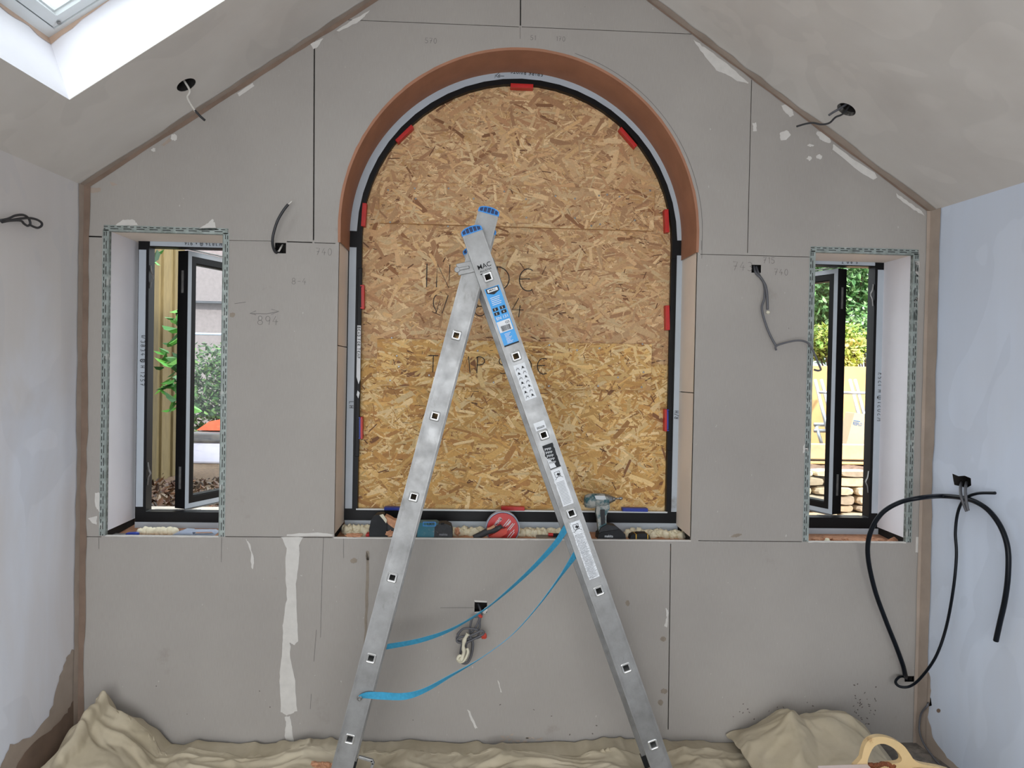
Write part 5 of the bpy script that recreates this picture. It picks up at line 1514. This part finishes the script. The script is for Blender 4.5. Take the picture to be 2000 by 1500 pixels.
def sheet(sil, yr, ynear, seed, label, fold, nx, ny, zmin=.006, amp=1.0, xpad=.05):
    xs_ = [P(u, v, yr) for u, v in sil]; X = [p.x for p in xs_]; Z = [max(p.z, .012) for p in xs_]
    xa_, xb_ = X[0] - xpad, X[-1] + xpad
    m_ = MB(); vs_ = []
    for j in range(ny + 1):
        y = -.012 + (ynear + .012) * j / ny
        for i in range(nx + 1):
            x = xa_ + (xb_ - xa_) * i / nx
            sh = .05 * noise.noise(Vector((x * 5, y * 6, seed))) * min(1, abs(y - yr) * 6)
            h_ = float(np.interp(x + sh, X, Z))
            if y > yr:
                g_ = 1 - .55 * ((y - yr) / (abs(yr) - .012 + 1e-6)) ** 2
            else:
                q = (yr - y) / (yr - ynear); g_ = max(0, 1 - q) ** 1.25
            p3 = Vector((x * fold[0], y * fold[1], seed * 2.3))
            wp = Vector((noise.noise(p3 * .8) * .9, noise.noise(p3 * .8 + Vector((5, 5, 5))) * .9, 0))
            w_ = noise.noise(p3 + wp)
            rid = 1 - min(1, abs(w_) * 3.2)                       # sharp crests
            q2 = Vector((x * 7.5 + y * 5, y * 11 - x * 3, seed + 9)); w3_ = 1 - min(1, abs(noise.noise(q2 + wp * 1.5)) * 3.4)
            q4 = Vector((x * 15 - y * 9, y * 19 + x * 8, seed + 2)); w4_ = 1 - min(1, abs(noise.noise(q4 + wp * 2)) * 3)
            w2 = noise.noise(Vector((x * 40, y * 34, seed + 4)))
            tall = min(1, h_ * 9)
            z = h_ * g_ + amp * (.026 * rid * (.35 + .8 * tall) * (.4 + .6 * g_) + .011 * w3_ + .0045 * w4_ * (1 - .5 * tall) + .0015 * w2) + zmin - .020 * amp
            dft = min((math.hypot(x - fx, y - fy) for fx, fy in FEET), default=9)
            z = zmin + (z - zmin) * min(1, max(0, (dft - .055) / .12))
            yf = -.105 + .045 * noise.noise(Vector((x * 2.3, seed, 1))) + .02 * noise.noise(Vector((x * 8, seed, 4)))
            if ynear < -.8 and y > yf and yr < -.05:            # the sheet doubles back on itself: a lip with a dark gap under it
                lift = .018 + .020 * max(0, noise.noise(Vector((x * 2.7, 3, seed))) + .35)
                k_ = min(1, (y - yf) / .06); z += lift * (1 - .6 * k_) - .014 * (1 - tall); y -= .032 * max(0, 1 - (y - yf) / .05)
            xm = xl + (y * math.tan(aL) if y < 0 else 0) + .02; x = max(x, xm + .004 * (i % 5))
            vs_.append((x, y + .012 * w_, max(zmin, z)))
    m_.add(vs_, [(j * (nx + 1) + i, j * (nx + 1) + i + 1, (j + 1) * (nx + 1) + i + 1, (j + 1) * (nx + 1) + i) for j in range(ny) for i in range(nx)])
    o = m_.build('dust_sheet', 'cloth', smooth=True, fix=False, subsurf=1)
    so = o.modifiers.new('thick', 'SOLIDIFY'); so.thickness = .002; so.offset = -1
    return tag(o, label, 'dust sheet', 'canvas dust sheets on the floor')


sil1 = [(118, 1500), (135, 1452), (150, 1428), (168, 1398), (186, 1385), (197, 1356), (203, 1352), (211, 1360), (213, 1380), (232, 1398), (262, 1405), (290, 1432), (318, 1464), (345, 1468), (375, 1453), (420, 1460), (480, 1466), (560, 1460), (600, 1452), (640, 1448), (690, 1456), (720, 1458), (760, 1464), (800, 1455), (830, 1457), (870, 1463), (940, 1463), (1000, 1455), (1060, 1460), (1130, 1466), (1200, 1453), (1260, 1450), (1300, 1450), (1340, 1454), (1370, 1455), (1400, 1460), (1470, 1466), (1560, 1476)]
sheet(sil1, -.10, -.95, 3, 'crumpled beige canvas dust sheet bunched along the foot of the gable wall', (2.6, 9), 460, 150)
sil2 = [(1448, 1478), (1460, 1458), (1500, 1434), (1536, 1411), (1545, 1409), (1575, 1422), (1600, 1418), (1630, 1414), (1662, 1417), (1690, 1435), (1715, 1462), (1738, 1492)]
sheet(sil2, -.20, -.62, 8, 'folded beige canvas dust sheet heaped in the right corner behind the tub', (5, 6), 130, 80, .03, .7, .0)

# plaster debris
m_ = MB(); rg = random.Random(5)
for i in range(60):
    u = rg.gauss(618, 18); y_ = -.20 + rg.uniform(-.03, .03); q = P(u, 1496, y_); r_ = rg.uniform(.005, .016); m_.blob((q.x, y_, q.z + rg.uniform(-.012, .008)), (r_ * 1.5, r_, r_ * .7), i, 0, .5, 2, 2)
q = P(618, 1502, -.2); m_.blob((q.x, -.21, q.z - .01), (.085, .05, .022), 77, 0, .4, 3, 3)
tag(m_.build('plaster_debris', 'crumb'), 'broken reddish plaster heaped on the dust sheet beside the left ladder leg', 'debris', kind='stuff')

# ================================================================== TUB
TYk = -.75
tc_ = P(1735, 1498, TYk); trim_z = tc_.z; tR = .20
tub = thing('plastering_tub', (tc_.x, TYk - tR, 0), 'cream plastic tub with a loop handle and brown residue in the right foreground', 'tub')
b = MB(); n = 40; cx, cy = tc_.x + .02, TYk - tR
rg_ = lambda r_, z: [Vector((cx + r_ * math.cos(2 * math.pi * k / n), cy + r_ * math.sin(2 * math.pi * k / n), z)) for k in range(n)]
b.loft([rg_(.150, .016), rg_(.155, .020), rg_(tR - .004, trim_z - .006), rg_(tR + .004, trim_z), rg_(tR, trim_z + .004), rg_(tR - .007, trim_z - .002), rg_(.152, .030), rg_(.02, .028)]); b.build('bowl', 'tub', tub, smooth=True)
hpo = [(1676, 1504), (1680, 1478), (1687, 1452), (1699, 1440), (1716, 1436), (1738, 1440), (1760, 1452), (1773, 1468), (1783, 1482), (1800, 1490), (1836, 1497), (1845, 1506)]
hpi = [(1692, 1490), (1696, 1470), (1706, 1454), (1722, 1450), (1738, 1456), (1752, 1468), (1758, 1480), (1752, 1487), (1732, 1489), (1710, 1494)]
def smooth_loop(pts, n=4):
    q = [P(u, v, TYk) for u, v in pts]; k = len(q); out_ = []
    for i in range(k):
        p0, p1, p2, p3 = q[i - 1], q[i], q[(i + 1) % k], q[(i + 2) % k]
        for j in range(n):
            t = j / n; out_.append(.5 * ((2 * p1) + (p2 - p0) * t + (2 * p0 - 5 * p1 + 4 * p2 - p3) * t * t + (3 * p1 - p0 - 3 * p2 + p3) * t ** 3))
    return [(p.x, p.z) for p in out_]
b = MB(); b.plate(smooth_loop(hpo), [smooth_loop(hpi)], wallmap, TYk - .010, TYk + .010); b.build('handle', 'tub', tub, bevel=.006)
b = MB()
for i in range(9):
    q = P(1700 + i * 5.5, 1494 + 2 * math.sin(i), TYk - .006); b.blob(q, (.010, .008, .008), i, 0, .5, 2)
M['rust'] = simple('brown_residue', C(120, 66, 36), .7, var=.3, scale=50)
b.build('residue', 'rust', tub)
# pale board resting on the tub rim
b = MB(); q0 = P(1588, 1498, TYk - .03); q1 = P(1692, 1491, TYk + .0)
zt = trim_z + .016
b.plate([(q0.x, q0.y - .16), (q1.x + .0, q0.y - .16), (q1.x - .004, TYk - .012), (q0.x + .02, TYk - .02)], [], lambda x, y, d: Vector((x, y, zt - d)), 0, .010)
tag(b.build('mixing_board', 'palepink', bevel=.003), 'pale pink plaster coated board edge resting on the tub beside its handle', 'board')

# ================================================================== OUTSIDE
GZ = .72
b = MB(); b.box((-1.6, 5.6, GZ - .2), (6.2, 10.4, .4)); b.build('ground_outside', 'litter', kind='structure')
b = MB(); b.box((-1.9, .95, GZ - .19), (2.2, .9, .42)); struct(b.build('path_outside', 'slab'))
# fence
f0 = Pz(284, 946, GZ); f1 = Pz(338, 928, GZ); fd = (f1 - f0); fd.z = 0; fd.normalize()
fence = thing('timber_fence', f0, 'weathered close boarded timber fence seen through the left window', 'fence')
fnr = Vector((fd.y, -fd.x, 0))
fa = f0 - fd * 2.2; LENF = 2.2 + (f1 - f0).length + .10
i = 0; s_ = 0
while s_ < LENF:
    wq_ = .105; b = MB(); c_ = fa + fd * (s_ + wq_ / 2) + ZA * .95 + fnr * (.018 if i % 2 else 0)
    k = random.uniform(.82, 1.1); b.box(c_, (wq_ + .022, .018, 1.9), (fd, fnr, ZA), col=C(128 * k, 113 * k, 76 * k))
    b.build('board', 'fence', fence, bevel=.002); s_ += wq_; i += 1
b = MB(); b.box(fa + fd * LENF / 2 - fnr * .04 + ZA * 1.5, (LENF, .04, .08), (fd, fnr, ZA), col=C(130, 110, 80)); b.build('rail', 'fence', fence)


def leaves(mb_, pts, size, pal, rg, droop=.3):
    for p in pts:
        L = size * rg.uniform(.6, 1.3); w_ = L * rg.uniform(.40, .58)
        d = Vector((rg.gauss(0, 1), rg.gauss(0, 1), rg.gauss(-droop, .7))).normalized(); sd = d.cross(Vector((rg.gauss(0, .6), rg.gauss(-.4, .6), 1))).normalized()
        nn = d.cross(sd) * (w_ * .25); p = Vector(p)
        k = rg.uniform(.7, 1.15); c_ = rg.choice(pal); col = C(*[min(255, x * k) for x in c_])
        q = [p, p + d * L * .3 + sd * w_ / 2 + nn, p + d * L * .7 + sd * w_ * .4 + nn, p + d * L, p + d * L * .7 - sd * w_ * .4 + nn, p + d * L * .3 - sd * w_ / 2 + nn]
        mb_.add(q, [(0, 1, 2, 3), (0, 3, 4, 5)], 0, col)


GRN = [(62, 98, 48), (80, 116, 58), (46, 80, 40), (100, 134, 70)]
YGR = [(170, 190, 80), (196, 206, 96), (140, 176, 78), (214, 214, 120)]
def bush(name, c, rad, count, size, pal, label, seed, cat='shrub', trunk=None, grp=None):
    rg = random.Random(seed); t = thing(name, (c[0], c[1], GZ if trunk is None else trunk), label, cat, grp)
    pts = []
    for _ in range(count):
        a = Vector((rg.gauss(0, 1), rg.gauss(0, 1), rg.gauss(0, 1))).normalized() * (rg.random() ** .35)
        k = 1 + .3 * noise.noise(a * 2.2 + Vector((seed, 0, 0)))
        pts.append((c[0] + a.x * rad[0] * k, c[1] + a.y * rad[1] * k, c[2] + a.z * rad[2] * k))
    b = MB(); leaves(b, pts, size, pal, rg); b.build('foliage', 'leaf', t, fix=False)
    b = MB(); z0 = t.location.z
    b.tube(spline([(c[0], c[1], z0 - .05), (c[0] + .03, c[1], (z0 + c[2]) / 2), (c[0] - .02, c[1] + .02, c[2])], 4), .03 if rad[0] > .5 else .012, 7)
    for _ in range(5):
        a = rg.uniform(0, 6.28); b.tube([(c[0], c[1], (z0 + c[2]) / 2), (c[0] + rad[0] * .6 * math.cos(a), c[1] + rad[1] * .6 * math.sin(a), c[2] + rad[2] * rg.uniform(-.2, .6))], .008, 5)
    b.build('stem', 'bark', t); return t


# laurel in front of the fence
rg = random.Random(2); lau = thing('laurel_shrub', Pz(352, 940, GZ), 'glossy green laurel sprig in front of the fence outside the left window', 'shrub')
b = MB(); pts = []
for (u, v, n_) in ((352, 610, 10), (340, 672, 5), (330, 705, 7), (342, 708, 10), (350, 640, 8), (345, 745, 14), (352, 770, 12), (352, 690, 10), (300, 500, 4), (345, 785, 8)):
    for _ in range(n_): q = P(u + rg.gauss(0, 7), v + rg.gauss(0, 8), 1.35 + rg.gauss(0, .05)); pts.append(q)
leaves(b, pts, .085, [(60, 130, 50), (84, 160, 60), (44, 100, 46), (110, 180, 70)], rg, .2); b.build('foliage', 'leaf', lau, fix=False)
b = MB(); sx = lau.location; b.tube(spline([(sx.x, sx.y, GZ), P(356, 800, 1.45), P(354, 680, 1.37), P(350, 600, 1.36)], 5), .008, 6); b.build('stem', 'stem', lau)
# leaf litter
m_ = MB(); rg = random.Random(9); pts = [Pz(rg.uniform(250, 460), rg.uniform(934, 990), GZ + .01) for _ in range(800)]
leaves(m_, pts, .05, [(96, 60, 42), (80, 54, 40), (130, 88, 58), (60, 44, 34), (130, 108, 84)], rg, 0)
tag(m_.build('leaf_litter', 'leaf', fix=False), 'brown fallen leaves on the ground outside the left window', 'leaves', kind='stuff')
# seen through the left sash: neighbour's wall, hedge, storage chest
hy = 7.2
def rectat(u0, v0, u1, v1, y): a, c_ = P(u0, v0, y), P(u1, v1, y); return a.x, c_.x, c_.z, a.z
bh = thing('rendered_house', P(405, 700, hy), 'pale rough rendered neighbouring house behind the left sash glass', 'house')
x0, x1, z0, z1 = rectat(352, 440, 640, 660, hy)
b = MB(); b.box(((x0 + x1) / 2 , hy + .1, (z0 + z1 + .8) / 2 - .9), (x1 - x0, .2, z1 - z0 + 2.6)); b.build('wall', 'render', bh)
x0, x1, z0, z1 = rectat(352, 587, 640, 598, hy - .06); b = MB(); b.box(((x0 + x1) / 2, hy - .04, (z0 + z1) / 2), (x1 - x0, .12, z1 - z0)); b.build('ledge', 'lid', bh)
hz = P(420, 740, 5.2); bush('hedge', (hz.x + .25, 5.2, hz.z - .15), (.75, .35, .62), 4200, .07, GRN, 'dense green hedge below the neighbouring house wall', 31, 'hedge')
x0, x1, z0, z1 = rectat(366, 650, 520, 655, 4.7); b = MB(); b.tube([(x0, 4.7, z0), (x1, 4.7, z0)], .012, 8); b.tube([(x0, 4.7, z0), (x0, 4.7, GZ)], .012, 8); b.tube([(x1, 4.7, z0), (x1, 4.7, GZ)], .012, 8)
tag(b.build('garden_rail', 'coping'), 'thin pale blue rail in front of the hedge behind the left sash', 'rail')
ch = thing('storage_chest', Pz(420, 935, GZ), 'pale lilac plastic storage chest with a dark lid outside the left window', 'storage chest')
cy_ = 3.6; x0, x1, z0, z1 = rectat(374, 864, 500, 932, cy_)
b = MB(); b.box(((x0 + x1) / 2, cy_ + .25, (GZ + z1) / 2), (x1 - x0, .5, z1 - GZ)); b.build('body', 'chest', ch, bevel=.02)
b = MB(); b.box(((x0 + x1) / 2, cy_ + .25, z1 + .045), (x1 - x0 + .03, .54, .085)); b.build('lid', 'lid', ch, bevel=.015)
b = MB(); pa = P(405, 828, cy_ + .2); b.plate([(pa.x - .06, pa.z - .05), (pa.x + .40, pa.z - .05), (pa.x + .40, pa.z + .10), (pa.x + .05, pa.z + .03)], [], wallmap, cy_ + .1, cy_ + .35)
tag(b.build('plastic_ramp', 'orange', bevel=.01), 'orange red plastic wedge on top of the storage chest', 'plastic wedge')

# right side: stone wall, soil bank, sleeper, plywood, ladders, box, trees
RZ = .30
sy_ = 2.35
b = MB(); b.box((2.6, 5.5, RZ - .15), (4.0, 9.6, .3)); struct(b.build('ground_garden', 'soil'))
sw = thing('dry_stone_wall', P(1650, 1010, sy_), 'low dry stone wall of pale flat stones outside the right window', 'stone wall')
rg = random.Random(4); z = RZ
xw0, xw1 = P(1480, 1000, sy_).x, P(1840, 1000, sy_).x; ztop = P(1650, 925, sy_).z
b = MB(); b.box(((xw0 + xw1) / 2, sy_ + .2, (RZ + ztop) / 2 - .03), (xw1 - xw0, .26, ztop - RZ - .06), col=C(110, 92, 74))
while z < ztop:
    hh = rg.uniform(.045, .07); x = xw0 + rg.uniform(-.1, 0)
    while x < xw1:
        L = rg.uniform(.14, .34); k = rg.uniform(.85, 1.08); bs = rg.choice([(214, 196, 164), (206, 186, 156), (222, 210, 186), (196, 176, 150), (210, 184, 150)])
        cc = Vector((x + L / 2, sy_ + rg.uniform(-.012, .012), z + hh / 2)); n_ = 12
        rings = [[cc + Vector(((L / 2) * q * math.copysign(abs(math.cos(t)) ** .45, math.cos(t)), yy, (hh / 2) * q * math.copysign(abs(math.sin(t)) ** .55, math.sin(t)) * (1 + .12 * math.sin(t * 3 + x * 9)))) for t in [2 * math.pi * j / n_ for j in range(n_)]] for q, yy in ((.80, -.035), (.95, -.018), (.97, .06), (.95, .10))]
        m2 = MB(); m2.loft(rings); b.add(m2.v, m2.f, 0, C(*[min(255, v_ * k) for v_ in bs])); x += L + .008
    z += hh + .004
b.build('stonework', 'stone', sw, fix=False)
# soil bank with rubble
b = MB(); x0, x1 = xw0, xw1; nx, ny = 40, 14; vs_ = []
zb2 = P(1650, 905, 3.0).z
for j in range(ny + 1):
    for i in range(nx + 1):
        x = x0 + (x1 - x0) * i / nx; y = sy_ + .10 + (3.3 - sy_) * j / ny; zz = ztop - .03 + (zb2 - ztop + .03) * j / ny + .05 * noise.noise(Vector((x * 6, y * 6, 2))); vs_.append((x, y, zz))
b.add(vs_, [(j * (nx + 1) + i, j * (nx + 1) + i + 1, (j + 1) * (nx + 1) + i + 1, (j + 1) * (nx + 1) + i) for j in range(ny) for i in range(nx)])
struct(b.build('ground_bank', 'soil', smooth=True))
b = MB(); yk = 3.0; x0, x1, z0, z1 = rectat(1490, 866, 1830, 900, yk); b.box(((x0 + x1) / 2, yk + .05, (z0 + z1) / 2), (x1 - x0, .1, z1 - z0)); slp = tag(b.build('timber_sleeper', 'sleeper', bevel=.006), 'pale sawn timber sleeper edging the bank outside the right window', 'timber')
b = MB(); x0, x1, z0, z1 = rectat(1490, 900, 1830, 909, yk - .03); b.box(((x0 + x1) / 2, yk + .01, (z0 + z1) / 2), (x1 - x0, .14, z1 - z0)); tag(b.build('timber_plank', 'ply', bevel=.004), 'thin orange plank under the pale timber sleeper outside', 'timber')
yk = 4.1; x0, x1, z0, z1 = rectat(1480, 712, 1830, 880, yk)
gz2 = z0
b = MB(); b.box(((x0 + x1) / 2, yk + .03, (z0 + z1) / 2 - .1), (x1 - x0, .05, z1 - z0 + .2)); tag(b.build('plywood_hoarding', 'ply', bevel=.004), 'orange plywood hoarding below the garden shrubs outside the right window', 'hoarding')
b = MB(); b.box(((x0 + x1) / 2, 6.0, gz2 - .15), (x1 - x0 + 2, 6.0, .3)); struct(b.build('ground_terrace', 'litter'))
yk = 3.55
def outladder(pairs, rungs, label):
    t = thing('aluminium_ladder', P(*pairs[0][1], yk), label, 'ladder', 'aluminium ladders leaning outside')
    for a, c_ in pairs: b = MB(); b.tube([P(*a, yk + .3), P(*c_, yk - .05)], .016, 8); b.build('stile', 'alu_out', t, smooth=True)
    for a, c_ in rungs: b = MB(); b.tube([P(*a, yk + .1), P(*c_, yk + .1)], .013, 8); b.build('rung', 'alu_out', t, smooth=True)
outladder([((1592, 742), (1616, 840)), ((1604, 742), (1632, 850))], [((1600, 766), (1640, 768))], 'pale aluminium ladder leaning at the left edge of the right window')
outladder([((1660, 742), (1682, 830)), ((1670, 742), (1694, 835))], [((1648, 767), (1705, 768))], 'pale aluminium ladder leaning above the cardboard box outside')
b = MB()
for v in (829, 841): 
    b.tube([P(1590, v, yk + .02), P(1668, v + 1, yk + .02)], .017, 8)
for ua, ub in ((1594, 1612), (1655, 1657)):
    pa, pb = P(ua, 832, yk + .02), P(ub, 864, yk - .0); pb.z = gz2 - .0; b.tube([pa, pb], .016, 8)
tag(b.build('trestle', 'alu_out', smooth=True), 'pale metal trestle standing on the sleeper left of the cardboard box', 'trestle')
# cardboard box
bx = thing('cardboard_box', P(1680, 865, yk - .2), 'white and blue printed cardboard box tilted on the bank outside the right window', 'box')
yb_ = yk - .25
q = [P(u, v, yb_) for u, v in ((1651, 856), (1669, 806), (1722, 813), (1716, 868), (1672, 862))]; q = [(p.x, p.z - (.10 if i in (0, 3, 4) else 0)) for i, p in enumerate(q)]
b = MB(); b.plate(q, [], wallmap, yb_, yb_ + .16); b.build('carton', 'card', bx, bevel=.004)
b = MB(); a = P(1666, 830, yb_ - .003); uxx = (P(1716, 838, yb_) - P(1666, 830, yb_)).normalized(); uyy = Vector((-uxx.z, 0, uxx.x))
put_text(b, 'REEFLO', a, uxx, uyy, .030, width=.080)
p1 = P(1701, 833, yb_ - .003)
b.add([p1 + Vector((.012 * math.sin(t), 0, -.012 * math.cos(t))) for t in [2 * math.pi * k / 14 for k in range(14)]], [tuple(range(14))]); b.add([p1 + Vector((-.011, 0, .005)), p1 + Vector((.011, 0, .005)), p1 + Vector((0, 0, .034))], [(0, 1, 2)])
a2 = a + uyy * .036; b.add([a2, a2 + uxx * .06, a2 + uxx * .06 + uyy * .006, a2 + uyy * .006], [(0, 1, 2, 3)])
p2 = P(1692, 852, yb_ - .003); b.add([p2, p2 + uxx * .022, p2 + uxx * .022 + uyy * .022, p2 + uyy * .022], [(0, 1, 2, 3)])
b.build('printed_lettering', 'cardblue', bx)
# trees and shrubs behind
def tp(u, v, y): q = P(u, v, y); return (q.x, q.y, q.z)
bush('garden_tree', tp(1660, 560, 6.4), (1.15, .6, .8), 9000, .085, [(110, 158, 92), (134, 178, 110), (78, 126, 70), (164, 200, 138)], 'tall leafy green tree filling the top of the right window', 51, 'tree', gz2)
bush('flowering_shrub', tp(1690, 650, 5.4), (.42, .3, .26), 1900, .06, [(120, 170, 90), (210, 220, 200), (160, 200, 120), (90, 140, 70)], 'pale flowered green shrub behind the hoarding right of the open sash', 52, 'shrub', gz2)
bush('yellow_shrub', tp(1625, 668, 5.0), (.40, .22, .22), 2600, .055, YGR, 'yellow green shrub hanging over the hoarding outside the right window', 53, 'shrub', gz2)
bush('golden_shrub', tp(1655, 690, 4.42), (.15, .10, .18), 500, .07, [(220, 220, 110), (190, 206, 90), (230, 210, 120)], 'small golden shrub beside the dark sash edge of the right window', 54, 'shrub', gz2)
bush('back_tree', tp(1500, 560, 8.4), (1.6, .6, 1.3), 2600, .16, GRN, 'dark green tree further back beyond the garden tree', 55, 'tree', gz2)
